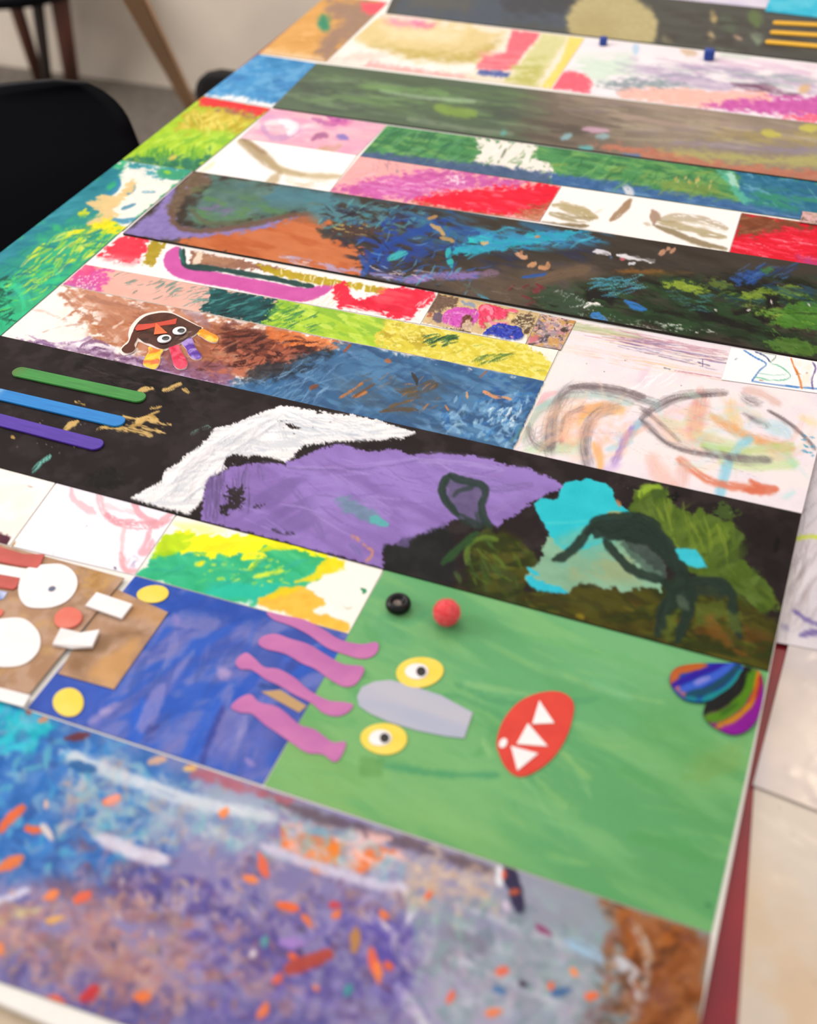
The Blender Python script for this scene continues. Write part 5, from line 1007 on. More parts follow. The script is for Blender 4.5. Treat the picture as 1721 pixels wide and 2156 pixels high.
s.fog('6a92b4', 6, 0.56, 0.07, 0.7, -8, 4, '1160,380 1400,410 1700,456 1700,470 1200,402', 5); s.poly('2c6a8c', '1550,356 1640,370 1812,394 1812,470 1740,460 1600,436 1560,420', 6, 8, 5, 0.95, 0, 0, 0.08, 7)
s.fog('3a8a6c', 9, 0.5, 0.08, 0.85, -8, 2, '1560,390 1812,420 1812,460 1600,436', 14); s.poly('5cb098', '1512,358 1540,360 1556,400 1590,424 1570,430 1540,400', 5, 6, 4, 0.9); s.poly('b4d8c8', '1526,358 1550,368 1556,396 1540,388', 3, 4, 3, 0.8)
s.dabs(80, '5a9a5c 2f6440 80b068 8a9a48 3f7c4c', (16, 56), (1.2, 3), -30, 30, '1170,324 1520,366 1540,420 1300,392 1180,370', 0.6, 0.35, 0.12); s.dabs(50, '3a7a50 6ca070 2c5c48', (20, 60), (1.5, 3), -30, 24, '820,268 1010,292 1000,340 790,320', 0.6, 0.35, 0.1)
s.poly('8a9448', '1380,380 1500,384 1530,414 1400,400', 10, 10, 5, 0.6); s.dabs(14, 'c0a860 d8c080', (6, 14), (1, 2.4), -60, 20, '1420,372 1500,376 1500,396 1420,392', 0.8, 0.15)
s.dabs(40, '2f5c80 4a86a8 7ab0c8', (14, 50), (1.2, 3), 20, 30, '1560,364 1740,386 1740,460 1590,430', 0.6, 0.35, 0.12); s.st('e8e4e4', '1318,396 1326,406 1322,416', 8, 4, 0.2, 0.8)
s.build('green_white_strip', 'green brushed strip with a bare white gap and a blue lower edge', 'painting', M_ACRYL, edge='4a6a60')

# ---- H: dark green to muddy brown strip
s = Sheet('667,133 1832,273 1832,396 574,226', 3.0, 0.0005, 0.0014)
s.fill('465a44', 0.04, 16, -8, 4)
s.fog('5a7c4a', 14, 0.5, 0.12, 0.8, -8, 4, '620,150 1100,210 1150,260 700,230', 30); s.fog('35443a', 12, 0.55, 0.1, 0.7, -8, 3, '580,150 1150,210 1130,280 600,230', 30)
s.grad('6a5e52', (1040, 230), (1180, 240), 1.0, 0.2, 20); s.grad('958676', (1220, 260), (1420, 280), 0.75, 0.2, 20)
s.fog('4a4038', 12, 0.5, 0.1, 0.8, -6, 3, '1080,240 1300,260 1260,310 1080,300', 20); s.fog('b09c8c', 12, 0.5, 0.1, 0.7, -8, 4, '1180,200 1500,230 1600,280 1300,260', 24)
s.poly('b2705a', '1240,306 1300,304 1420,320 1500,340 1721,360 1832,374 1832,400 1560,362 1400,340', 6, 8, 6, 1, jit=0.05); s.poly('b0aa64', '1390,318 1480,318 1560,326 1640,332 1721,320 1832,330 1832,356 1660,350 1520,340', 10, 8, 6, 0.8); s.poly('8a809c', '1420,300 1520,304 1640,312 1832,308 1832,326 1700,322 1560,318', 10, 6, 6, 0.7)
s.poly('a89858', '1500,270 1640,280 1832,270 1832,300 1640,300 1500,290', 14, 10, 8, 0.7); s.dabs(60, 'c8bca0 a08c80 8c7c90 d0c8a0 7a6a60', (60, 190), (2, 5), 6, 6, '1200,200 1700,258 1700,330 1240,290', 0.34, 0.38, 0.06, 3.5, 0.03, br=1.4)
s.dabs(60, '6a9450 2c3c30 80a868 4a6448 a0b890', (50, 170), (2, 5), 7, 7, '640,150 1120,200 1120,270 620,226', 0.34, 0.38, 0.06, 3.5, 0.03, br=1.4); s.st('a8c0a0', '800,190 900,206 1000,214', 4, 3, 0.2, 0.6); s.st('86a83c', '920,226 960,236 1000,240', 9, 5, 0.2, 0.7); s.st('7aa85c', '760,180 860,190 940,196', 9, 5, 0.25, 0.5)
s.st('8a9a80', '860,250 1000,274 1080,282', 5, 4, 0.2, 0.5)
for c, p, wd in (('5aa8a0', '1056,280 1064,278', 6), ('8ab4bc', '1186,292 1200,286', 8), ('90b0b4', '1258,288 1280,288', 6), ('5ab0b4', '1222,312 1246,312', 7), ('4a78a8', '1314,326 1346,330', 5), ('c0b850', '1610,280 1640,284', 11), ('c8c058', '1690,270 1720,268', 9), ('c8a0b8', '1230,272 1280,276', 5)):
    s.st(c, p, wd, 4, 0.1, 0.85, 2)
s.build('green_brown_strip', 'long blurred strip shading from dark green to muddy brown and rust, near the far end', 'painting', M_FAR, edge='2c2c26')

# ---- I: pale paintings near the far end
s = Sheet('806,27 1232,80 1160,187 688,131', 3.0, 0.0002, 0.0005)
s.fill('f0e2d2', 0.02, 14)
s.poly('d9c48c', '760,30 1000,58 1060,72 1010,130 880,130 770,106 740,80', 14, 12, 10, 0.9); s.poly('b8a45c', '780,96 880,110 990,116 1050,84 1020,126 960,140 860,128', 14, 10, 8, 0.85); s.poly('ecd9b4', '800,56 900,60 980,70 960,90 820,80', 14, 8, 8, 0.8)
s.poly('e890ac', '800,36 900,44 880,56 830,56', 8, 6, 6, 0.8); s.poly('d86a98', '870,46 920,50 905,62 880,58', 6, 4, 4, 0.7)
s.poly('f6eee8', '686,131 740,84 800,106 880,128 1000,134 1000,150 900,160 760,142', 12, 8, 8, 0.9); s.poly('e09a98', '780,128 880,146 980,160 1000,166 880,158 760,140', 6, 5, 5, 0.75); s.poly('d8b4a4', '690,128 760,110 820,118 760,130', 10, 5, 6, 0.5)
s.poly('ea7480', '1078,64 1140,70 1110,106 1076,148 1002,144 1020,118 1064,112', 3, 3, 4, 1); s.fog('f09aa0', 8, 0.52, 0.1, 0.6, 20, 2, '1010,110 1100,110 1076,146 1004,140', 8)
s.poly('5a68a0', '1008,146 1076,152 1070,164 1004,158', 3, 3, 3, 1); s.poly('d4cf9a', '1146,70 1200,76 1150,150 1130,184 1062,174 1090,140', 6, 6, 6, 1); s.fog('b4b060', 8, 0.52, 0.1, 0.7, 20, 2, '1080,130 1150,120 1130,184 1064,172', 10); s.poly('f0d478', '1200,76 1232,80 1168,188 1140,182 1180,130', 3, 3, 4, 1); s.poly('e8d8c0', '990,156 1064,166 1060,174 980,166', 4, 3, 4, 0.8)
s.build('pale_shapes_painting', 'pale far painting with a pink L shape and yellow bands', 'painting', M_PAPER, edge='f0e4d8')
s = Sheet('1233,80 1836,148 1836,276 1162,188', 3.0, 0.0002, 0.0005)
s.fill('efe6ea', 0.02, 14)
s.fog('cfe0d0', 16, 0.46, 0.12, 0.9, 0, 1.5, '1200,120 1330,110 1340,170 1190,176', 20); s.fog('b4a4bc', 9, 0.5, 0.1, 0.8, -6, 4, '1330,120 1560,140 1721,170 1721,200 1400,180', 16); s.fog('d8b8d0', 9, 0.55, 0.1, 0.7, -6, 3, '1400,110 1721,140 1721,170 1420,150', 14)
s.poly('f0bcb0', '1296,186 1400,184 1500,190 1600,194 1640,200 1600,226 1500,228 1400,220 1310,206', 5, 8, 6, 1, jit=0.04); s.poly('c864a8', '1480,222 1540,212 1660,202 1836,206 1836,256 1700,246 1560,234', 6, 10, 6, 1, jit=0.06); s.poly('ea7088', '1640,246 1721,240 1836,252 1836,278 1740,262', 5, 8, 5, 1)
s.poly('7a8890', '1260,176 1320,166 1400,170 1440,178 1400,184 1300,186', 6, 8, 5, 0.75); s.poly('ec6c7c', '1176,154 1200,150 1232,156 1246,176 1238,196 1160,188', 4, 5, 5, 1)
s.dabs(60, 'a898b4 8c84a4 c8b4cc 94a8a4', (40, 130), (1.5, 4), 6, 8, '1320,130 1721,160 1721,200 1340,176', 0.5, 0.4, 0, 2.5, br=1.2); s.dabs(8, '7a5068 6a4a60', (50, 100), (2, 4), 8, 6, '1540,172 1640,184 1640,192 1550,182', 0.7, 0.35, 0, 2)
s.st('a8c8e4', '1340,94 1340,110', 9, 4, 0.1, 0.7); s.st('c8a888', '1440,106 1460,112', 10, 5, 0.1, 0.7); s.st('d8b080', '1690,190 1700,186', 10, 5, 0.1, 0.8); s.st('b8d0b8', '1520,112 1580,118', 6, 5, 0.2, 0.6)
s.build('lilac_scratched_painting', 'pale far painting with lilac scratches and a pink and magenta lower band', 'painting', M_PAPER, edge='f0e6ea')
# ---- J: dark strip at the far end
s = Sheet('850,-60 1836,40 1836,143 812,27', 3.2, 0.0005, 0.0012)
s.fill('41433f', 0.04, 18, -6, 3)
s.poly('3a4a5c', '850,-20 1190,-10 1204,20 1190,60 1000,50 830,26', 14, 12, 10, 0.85); s.poly('2b2f38', '1060,-40 1200,-30 1206,24 1150,30 1060,26', 14, 12, 10, 0.8); s.poly('5a5244', '860,-10 1000,0 980,20 860,12', 16, 10, 8, 0.6); s.poly('3f5468', '840,30 1000,48 1200,72 1200,82 1000,58 830,36', 8, 6, 6, 0.7)
s.poly('b3a678', ell(1290, 50, 96, 66, 10), 6, 5, 8, 1, jit=0.05); s.poly('a89868', '1200,40 1240,20 1300,40 1290,90 1210,80', 20, 10, 8, 0.6)
for c, p, wd in (('c0a870', '1500,30 1502,44', 10), ('b8a078', '1498,74 1500,80', 11), ('c8a890', '1552,78 1556,80', 8), ('5a7040', '1590,36 1594,44', 20), ('7c8c74', '1590,74 1598,84', 17), ('8a8468', '1400,80 1410,88', 8), ('4c5a48', '1530,40 1540,60', 16), ('6a7260', '1350,100 1450,108 1560,116', 7)):
    s.st(c, p, wd, 6, 0.1, 0.85, 3)
s.fog('2e2c2a', 12, 0.54, 0.1, 0.7, -6, 2, '1400,20 1721,60 1721,130 1400,90', 20)
s.build('far_dark_strip', 'dark grey strip with an olive disc, at the far end of the board', 'painting', M_FAR, edge='2c2c2c')
s = Sheet('1240,-90 1640,-50 1612,23 1190,-28', 4, 0.0002, 0.0005)
s.fill('dcd4e2', 0.02, 20); s.fog('c8c0d8', 16, 0.5, 0.12, 0.7)
s.build('lavender_paper', 'pale lavender sheet at the top edge of the photo', 'paper', M_PAPER)
s = Sheet('1640,-50 1840,-30 1836,50 1611,23', 4, 0.0020, 0.0006)
s.fill('3fb4d0', 0.04, 20); s.fog('6cc8dc', 16, 0.5, 0.12, 0.7)
s.build('turquoise_paper', 'turquoise sheet in the far right corner', 'paper', M_PAPER)

# ---- left column
s = Sheet('256,337 405,359 0,707 -176,666', 2.2, 0.0002, 0.0006)
s.fill('3aa878', 0.05, 14, 50, 2)
s.poly('f3ebe0', '268,338 372,356 386,372 262,488 214,440 250,390', 5, 6, 5, 1)
s.poly('2f8c98', '268,338 405,359 380,382 320,372 270,356', 4, 8, 4, 0.9, 0.05, 0, 0.1, 6); s.fog('f0e8e0', 6, 0.53, 0.06, 0.9, 0, 1, '240,340 340,350 330,376 250,372', 6); s.poly('3f9a70', '330,356 400,360 380,378 334,372', 3, 4, 4, 0.9); s.st('8ac040', '348,362 358,364', 5, 2)
s.poly('2c7f90', '255,360 230,400 200,430 150,460 90,500 20,560 -60,600 -100,600 60,480 180,380 230,345', 10, 14, 8, 0.95, 0, 0, 0.1, 8, 45, 2); s.poly('2f7f8c', '190,400 230,404 214,450 190,470 150,470', 8, 12, 6, 0.8)
s.st('2f7fa0', '246,376 250,390 236,404 222,412', 5, 2, 0.1, 0.9, 2); s.st('3a84a4', '276,382 280,396 266,410', 5, 2, 0.15, 0.9, 2); s.st('4a90ac', '300,404 326,404', 3, 2, 0.3, 0.7); s.st('3a80a0', '258,440 284,430', 4, 2, 0.2, 0.85); s.st('3f88a8', '230,460 260,466 290,460', 5, 2, 0.2, 0.85)
s.poly('e0c088', '184,426 214,412 250,410 270,384 286,380 276,404 240,440 250,450 220,480 190,490 180,470 210,450', 3, 6, 4, 0.95, 0.1); s.poly('e4d820', '200,472 230,460 262,484 240,490 190,496 160,500 130,496 170,480', 4, 8, 4, 0.95, 0.15, jit=0.06); s.poly('d8d428', '164,448 180,440 190,448 182,458 166,458', 2, 3, 3, 1, 0.15)
s.fog('2c8c80', 9, 0.52, 0.08, 0.8, 45, 2, '-100,620 60,500 200,440 230,500 60,640', 16); s.fog('32b884', 12, 0.48, 0.1, 0.8, 45, 2, '-60,600 120,560 150,600 0,700 -160,670', 20)
s.dabs(70, 'd8d838 a8cc40 e8e060 80c04c', (14, 50), (1.5, 3.6), -38, 22, '40,540 160,480 262,490 200,550 60,600', 0.8, 0.3, 0.15); s.dabs(46, '1f6f80 24788c 1a8070 2f9c78', (20, 70), (1.5, 3.5), -20, 30, '-20,560 180,470 220,520 60,640', 0.65, 0.35, 0.12)
s.dabs(26, 'c8d848 6cc850', (16, 44), (1, 2.4), -20, 20, '20,560 160,540 120,620 0,660', 0.7, 0.35, 0.12); s.dabs(34, '124840 1a5c4c 0e3830', (14, 40), (1.2, 2.6), -10, 40, '-10,590 24,585 20,680 -20,680', 0.85, 0.3, 0.2); s.dabs(12, '1f8a60 40c890', (30, 80), (3, 6), 60, 30, '0,600 120,570 60,660 -40,680', 0.5, 0.35, 0.1)
s.relief(0.12, 3, 45, 2)
s.build('green_drip_painting', 'green and teal painting with yellow flecks, along the left edge of the board', 'painting', M_ACRYL, edge='3a7c6c')
s = Sheet('427,203 571,228 409,360 257,336', 2.6, 0.0002, 0.0006)
s.fill('a6c838', 0.05, 10, 0, 1)
s.poly('d8383c', '432,200 575,226 540,246 510,240 470,226 410,226', 4, 6, 5, 1, jit=0.06); s.poly('9a6a58', '460,228 530,236 540,250 500,252 440,240', 5, 6, 5, 0.85); s.poly('c0a83c', '398,234 450,232 540,246 510,280 440,272 370,272', 8, 14, 6, 0.95, 0, 0, 0.12, 6, 80, 2); s.fog('e0d068', 6, 0.53, 0.07, 0.8, 80, 2, '400,232 530,250 500,276 380,270', 8)
s.fog('80b43c', 6, 0.52, 0.08, 0.8, 80, 2.5, '330,280 510,284 440,336 300,330', 12); s.fog('c0dc58', 6, 0.54, 0.07, 0.8, 80, 2.5, '330,280 510,284 440,330 300,326', 12); s.poly('2a6f5c', '290,330 350,334 420,330 450,320 412,362 268,340', 6, 10, 5, 0.95, 0, 0, 0.1, 5, 80, 2)
s.dabs(40, '3c8a3c 2f7848 7cb03c', (14, 30), (1.4, 3), 100, 20, '280,320 460,310 430,346 290,336', 0.7, 0.3, 0.1, 1.6); s.st('d8c060', '360,334 368,330', 7, 3, 0.1, 0.9); s.dabs(26, 'b89c30 94a838 e0d87c', (14, 34), (1.5, 3), 70, 30, '390,236 530,256 500,280 380,276', 0.6, 0.3, 0.1, 1.6)
s.build('lime_painting', 'lime and olive painting with a red top edge, on the left side of the board', 'painting', M_ACRYL, edge='7c9a40')
s = Sheet('543,114 667,133 573,226 428,202', 3.0, 0.0002, 0.0005)
s.fill('4d8fc0', 0.03, 10, 0, 2); s.fog('3c78a8', 10, 0.52, 0.1, 0.6, -10, 2); s.fog('78aed4', 10, 0.56, 0.1, 0.6); s.poly('f0ece8', '430,202 480,202 524,206 520,212 560,214 584,220 570,230 430,206', 4, 5, 4, 1); s.dabs(14, '3f6fa8 6aa4c8', (20, 60), (3, 5), -10, 20, '460,160 620,160 590,210 450,196', 0.4, 0.35, 0, 3)
s.build('sky_blue_painting', 'sky-blue painted sheet with a white lower edge, on the left side of the board', 'painting', M_PAPER, edge='6a94b4')
s = Sheet('692,-12 818,4 686,130 546,112', 3.0, 0.0002, 0.0005)
s.fill('d3a060', 0.04, 14, 40, 2); s.poly('9c8070', '690,0 840,4 740,80 700,110 690,130 660,110 690,70 720,40 690,30', 12, 10, 8, 0.95); s.fog('e8b87c', 10, 0.52, 0.1, 0.6, 40, 2, '560,110 660,40 680,90 640,126', 14)
s.st('3f8a6c', '680,40 684,56', 15, 5, 0, 0.95, 3); s.poly('e8606c', '760,6 810,6 830,14 806,32 780,30 764,22', 5, 4, 5, 1); s.poly('d8a8a8', '800,-4 840,2 836,10 812,10', 5, 3, 4, 0.8); s.poly('ecd4b8', '560,104 620,112 680,122 684,132 552,114', 5, 4, 4, 0.6)
s.build('tan_painting', 'tan and brown painted sheet with a green dot, far left corner of the board', 'painting', M_PAPER, edge='b08c60')

# ------------------------------------------------------------------ cut-outs on the sheets
def cm(name, hx, hx2=None, rough=0.6, spec=0.25, scale=60, bump=0.1, stretch=(1, 1, 1)):
    return flat_mat(name, hx, rough, spec, 0.02, scale, bump, hx2=hx2, stretch=stretch)
M_YEL = cm('yellow_paper', 'f8dc64', 'f4d448'); M_WHT = cm('white_paper', 'faf4f2', 'f4ecec'); M_PUP = cm('black_marker', '3c3838', '2c2828'); M_RED = cm('red_paper', 'e04434', 'd83c30')
M_MAUVE = cm('pinkish_purple_paper', 'cc78b0', 'b464a4', scale=25); M_GREY = cm('lavender_grey_paper', 'aeb2c6', 'c0bcc6', scale=30, stretch=(0.3, 2, 1)); M_SALM = cm('salmon_paper', 'e4806e', 'e0705c'); M_BRICK = cm('brick_red_paper', 'cc6058', 'bc584e')
zg = 0.0009
HAIR = ('562,1288 600,1296 640,1304 680,1324 716,1346 760,1356 794,1352 796,1370 780,1384 756,1386 728,1378 690,1364 650,1336 610,1316 576,1304', '552,1340 580,1334 610,1344 650,1356 690,1380 724,1398 766,1404 758,1430 742,1444 720,1444 692,1428 664,1408 636,1396 600,1376 560,1366 544,1354',
        '496,1392 516,1374 534,1384 556,1404 586,1408 620,1426 650,1452 690,1474 724,1478 744,1484 732,1500 708,1508 680,1500 656,1480 620,1462 590,1444 560,1430 530,1410 506,1408', '486,1488 506,1468 528,1462 546,1478 580,1486 604,1502 632,1526 664,1536 700,1562 728,1562 720,1590 704,1604 680,1588 646,1584 612,1562 580,1540 556,1524 530,1502 508,1500')
for h in HAIR: cut('paper_hair_strand', GREEN, pts(h), zg, 0.0004, M_MAUVE, 4)
for (x, y, a, b, r, px_, py_, q) in ((884, 1415, 49, 33, -8, 881, 1413, 1), (809, 1555, 48, 34, 4, 804, 1553, 2)):
    e = cut('eye', GREEN, ell(x, y, a, b, r, 40, 0.03, q), zg, 0.0005, M_YEL)
    cut('eye_white', e, ell(px_ - 3, py_, 24, 17, 0, 32, 0.03, q + 1), zg + 0.0006, 0.0003, M_WHT)
    cut('pupil', e, ell(px_ + 6, py_ + 0, 10, 10, 0, 24), zg + 0.0010, 0.0003, M_PUP)
cut('nose', GREEN, pts('752,1466 762,1446 790,1434 822,1431 870,1444 930,1464 996,1500 978,1554 940,1550 880,1538 820,1520 780,1502 756,1486'), zg, 0.0004, M_GREY, 0)
mo = cut('mouth', GREEN, pts('1046,1560 1060,1516 1092,1478 1136,1458 1180,1456 1207,1476 1206,1512 1190,1558 1160,1600 1120,1628 1090,1634 1066,1616 1052,1588'), zg, 0.0005, M_RED, 3)
for t in ('1136,1474 1168,1522 1121,1524', '1112,1522 1154,1571 1088,1566', '1076,1570 1134,1586 1090,1622'):
    cut('tooth', mo, pts(t), zg + 0.0006, 0.0003, M_WHT)
cut('tooth', mo, ell(1060, 1564, 8, 11, 30, 14), zg + 0.0006, 0.0003, M_WHT)
cut('paper_scrap', GREEN, pts('550,1456 590,1452 646,1486 630,1500'), zg - 0.0001, 0.0003, cm('tan_scrap', 'c09a6c'))

# robot face on the blue sheet
zr = 0.0009
def brown_sheet(name, quad, z, lab, sp=3.0):
    s = Sheet(quad, sp, z, 0.0005, 0.0)
    s.fill('b08c70', 0.04, 14, 30, 2); s.fog('a08068', 12, 0.52, 0.1, 0.6, 30, 2); s.fog('c4a490', 9, 0.56, 0.1, 0.6)
    return s
s = brown_sheet('paper', '236,1236 354,1289 240,1451 122,1418', zr, '')
s.poly('c6986a', '236,1250 354,1289 340,1310 260,1300 230,1280', 12, 8, 8, 0.7); s.poly('8c6c50', '150,1380 190,1350 230,1330 300,1330 250,1350 200,1376 170,1420 140,1420', 14, 10, 8, 0.75); s.poly('cc9c68', '180,1420 230,1372 290,1346 270,1400 240,1448', 14, 8, 8, 0.8)
o = s.build('brown_paper', None, None, M_PAPER, BLUE, 'a07c5c')
s = brown_sheet('paper', '-60,1129 262,1217 62,1461 -60,1436', zr + 0.0009, '')
s.poly('c09458', '200,1200 250,1215 210,1250 160,1250', 10, 10, 5, 0.5, dry=0.4); s.dabs(26, 'c89c5c a87c48 d0a868', (10, 30), (3, 5), -20, 40, '150,1180 250,1215 190,1260 140,1250', 0.6, 0.3, 0.1, 3); s.dabs(20, 'c4a08c b89078 c8a068', (20, 50), (4, 8), -20, 40, '0,1260 200,1270 120,1410 0,1420', 0.5, 0.3, 0.05, 4)
s.build('brown_paper', None, None, M_PAPER, BLUE, '4a3428')
zf = zr + 0.0016
e = cut('eye', BLUE, pts('56,1196 76,1190 100,1187 128,1187 150,1198 162,1216 162,1236 152,1254 136,1268 110,1278 80,1280 56,1276 42,1260 38,1240 42,1216'), zf, 0.0005, M_WHT, 3)
cut('pupil', e, ell(109, 1239, 8, 5, -20, 16), zf + 0.0006, 0.0003, cm('navy_dot', '6a7088'))
cut('eye', BLUE, pts('-50,1330 -20,1308 20,1300 50,1302 72,1318 84,1338 84,1362 72,1382 50,1398 20,1404 -20,1400 -50,1380'), zf, 0.0005, M_WHT, 3)
cut('nose', BLUE, ell(144, 1302, 30, 22, -18, 30, 0.03), zf, 0.0006, M_SALM, 0, 0.001)
cut('nose', BLUE, ell(-12, 1292, 20, 10, -18, 24), zf, 0.0006, M_SALM)
for t, cu in (('204,1249 280,1274 257,1304 180,1277', 0.0012), ('129,1326 170,1332 211,1330 195,1364 152,1366 112,1360', 0.002), ('-20,1444 64,1464 50,1489 -20,1470', 0.0006)):
    cut('tooth', BLUE, pts(t), zf, 0.0004, M_WHT, 0, cu)
for t in ('-50,1142 0,1152 50,1166 94,1168 86,1188 78,1196 40,1192 -50,1174', '-50,1204 0,1210 42,1218 36,1236 28,1242 0,1238 -50,1226'):
    cut('paper_hair_strand', BLUE, pts(t), zf, 0.0004, M_BRICK, 0, 0.0015)
cut('paper_strip', BLUE, pts('-50,1178 0,1188 58,1198 44,1217 -50,1200'), zf + 0.0001, 0.0004, M_WHT)
cut('paper_strip', BLUE, pts('-50,1236 0,1243 16,1246 8,1260 -50,1278'), zf - 0.0002, 0.0004, cm('blue_streaked_paper', 'd8dcf0', '4a6ec0', scale=120))
for a in ((322, 1250, 33, 19, -4, 2), (144, 1478, 32, 31, 30, 3)):
    cut('hand', BLUE, ell(a[0], a[1], a[2], a[3], a[4], 40, 0.03, a[5]), zr, 0.0006, M_YEL)
# ------------------------------------------------------------------ craft sticks on the black strip
def stick_mat(name, hx, hx2):
    return flat_mat(name, hx, 0.5, 0.3, 0.05, 900, 0.3, hx2=hx2, stretch=(0.05, 1, 1))
def craft_stick(a, b, width, z, mat, name, label, group=None, cat='craft stick'):
    """flat wooden stick with rounded ends; a, b: middle of the two ends in photo pixels"""
    th = 0.0016
    A = P(a[0], a[1], z + th); B = P(b[0], b[1], z + th)
    d = B - A; L = float(np.linalg.norm(d)); d = d / L; r = width / 2
    n = 12; out = []
    for k in range(n + 1):
        t = -math.pi / 2 + math.pi * k / n; out.append((L / 2 - r + r * math.cos(t), r * math.sin(t)))
    for k in range(n + 1):
        t = math.pi / 2 + math.pi * k / n; out.append((-L / 2 + r + r * math.cos(t), r * math.sin(t)))
    bm = bmesh.new()
    lo = [bm.verts.new((x, y, 0)) for x, y in out]
    f = bm.faces.new(lo)
    ex = bmesh.ops.extrude_face_region(bm, geom=[f])
    bmesh.ops.translate(bm, verts=[v for v in ex['geom'] if isinstance(v, bmesh.types.BMVert)], vec=(0, 0, th))
    ed = [e for e in bm.edges if abs(e.verts[0].co.z - e.verts[1].co.z) < 1e-6]
    bmesh.ops.bevel(bm, geom=ed, offset=0.0003, segments=2, affect='EDGES', profile=0.5)
    bmesh.ops.recalc_face_normals(bm, faces=bm.faces)
    me = bpy.data.meshes.new(name); bm.to_mesh(me); bm.free(); me.materials.append(mat)
    o = bpy.data.objects.new(name, me); COL.objects.link(o)
    c = (A + B) / 2; o.location = (c[0], c[1], Z0 + z)
    o.rotation_euler = (0, 0, math.atan2(d[1], d[0])); WLOC[o] = np.array(o.location)
    return tag(o, label, cat, group)
def stick_paint(name, hx, hx2, tip=None):
    m = stick_mat(name, hx, hx2)
    nt = m.node_tree; b = nt.nodes['Principled BSDF']
    src = b.inputs['Base Color'].links[0].from_socket
    tc = nd(nt, 'ShaderNodeTexCoord'); nz = nd(nt, 'ShaderNodeTexNoise'); nz.inputs['Scale'].default_value = 120; nz.inputs['Detail'].default_value = 5
    nt.links.new(tc.outputs['Object'], nz.inputs['Vector'])
    sx = nd(nt, 'ShaderNodeSeparateXYZ'); nt.links.new(tc.outputs['Object'], sx.inputs[0])
    mr = nd(nt, 'ShaderNodeMapRange'); mr.inputs['From Min'].default_value = -0.046; mr.inputs['From Max'].default_value = -0.058
    nt.links.new(sx.outputs[0], mr.inputs[0])
    ml = nd(nt, 'ShaderNodeMath', operation='MULTIPLY'); nt.links.new(mr.outputs[0], ml.inputs[0])
    m2 = nd(nt, 'ShaderNodeMapRange'); m2.inputs['From Min'].default_value = 0.4; m2.inputs['From Max'].default_value = 0.6; nt.links.new(nz.outputs[0], m2.inputs[0]); nt.links.new(m2.outputs[0], ml.inputs[1])
    mx = nd(nt, 'ShaderNodeMix', data_type='RGBA'); nt.links.new(ml.outputs[0], mx.inputs[0]); nt.links.new(src, mx.inputs[6])
    mx.inputs[7].default_value = (*(lin(hexc(tip)) * ALB), 1)
    nt.links.new(mx.outputs[2], b.inputs['Base Color'])
    return m
zs = 0.0018
SG = None
craft_stick((28, 779), (305, 838), 0.0120, zs, stick_paint('green_stick_paint', '3f9440', '37823a', '5d6a2c'), 'craft_stick', 'green craft stick with brown left tip, farthest of the three on the black strip', 'craft sticks on the black strip')
craft_stick((-22, 824), (261, 889), 0.0120, zs, stick_paint('blue_stick_paint', '1f86d0', '1a78c2', '8cc0e4'), 'craft_stick', 'bright blue craft stick lying between the green and the purple ones', 'craft sticks on the black strip')
craft_stick((-78, 863), (215, 938), 0.0120, zs, stick_paint('purple_stick_paint', '5634a8', '4a2a98', '4a2a98'), 'craft_stick', 'purple craft stick, nearest of the three on the black strip', 'craft sticks on the black strip')
zy = 0.0018
MY = stick_mat('yellow_stick_paint', 'f0bc3c', 'e4a828')
for k, (a, b, lb) in enumerate((((1628, 46), (1860, 58), 'yellow craft stick farthest of the three at the upper right, beside the turquoise sheet'),
                          ((1622, 66), (1856, 81), 'yellow craft stick in the middle of the three at the upper right'),
                          ((1612, 86), (1850, 106), 'nearest of the three yellow craft sticks at the upper right'))):
    craft_stick(a, b, 0.0112, zy, MY, 'craft_stick', lb, 'yellow craft sticks at the far end')

# ------------------------------------------------------------------ small creature with googly eyes
zc = 0.0009
CR = empty('paper_creature', P(345, 705, zc), 'brown paper creature with googly eyes and colourful feet, on the brown and blue painting', 'paper figure')
cut('white_backing', CR, spline(pts('270,704 274,688 288,671 304,661 326,656 344,654 362,657 384,667 420,686 428,691 412,706 380,724 360,732 344,738 312,727 292,719 286,730 278,742 262,748 252,740 256,730 270,716'), True, 3), zc - 0.0001, 0.0007, cm('creature_backing', 'f2e4dc'))
s = Cutout('280,700 284,688 294,675 308,665 326,660 344,658 362,660 380,668 400,678 416,686 425,690 418,698 408,706 396,712 380,722 360,730 344,735 330,731 316,724 304,721 294,714 286,707', zc + 0.0006, 0.0008, 18, 4, 0.0005)
# keep the outline simple enough for the ring mesh
s.fill('4b2a22', 0.03, 4); s.fog('5d372c', 6, 0.52, 0.1, 0.6); s.fog('2f1814', 5, 0.56, 0.08, 0.7)
s.dabs(8, 'cbb0a0 8a6a5c', (8, 20), (0.5, 1), -40, 40, '380,690 410,700 390,712 370,716', 0.7, 0.2)
BODY = s.build('body', M_GLOSS, CR, 'f0e2da')
s = Cutout('280,698 290,702 288,716 283,725 285,734 277,742 263,743 256,736 262,728 271,720', zc + 0.0006, 0.0009, 10, 4)
s.fill('53291f', 0.03, 4); s.build('arm', M_GLOSS, CR, 'f0e2da')
cut('headband', CR, pts('284,692 290,683 318,681 346,676 373,670 370,682 344,685 326,688 304,694 288,696'), zc + 0.0018, 0.0003, cm('headband_red', 'd8503c', 'c84434'))
cut('nose', CR, pts('328,679 353,701 324,704'), zc + 0.0022, 0.0003, cm('nose_orange', 'ec7444', 'e46838'))
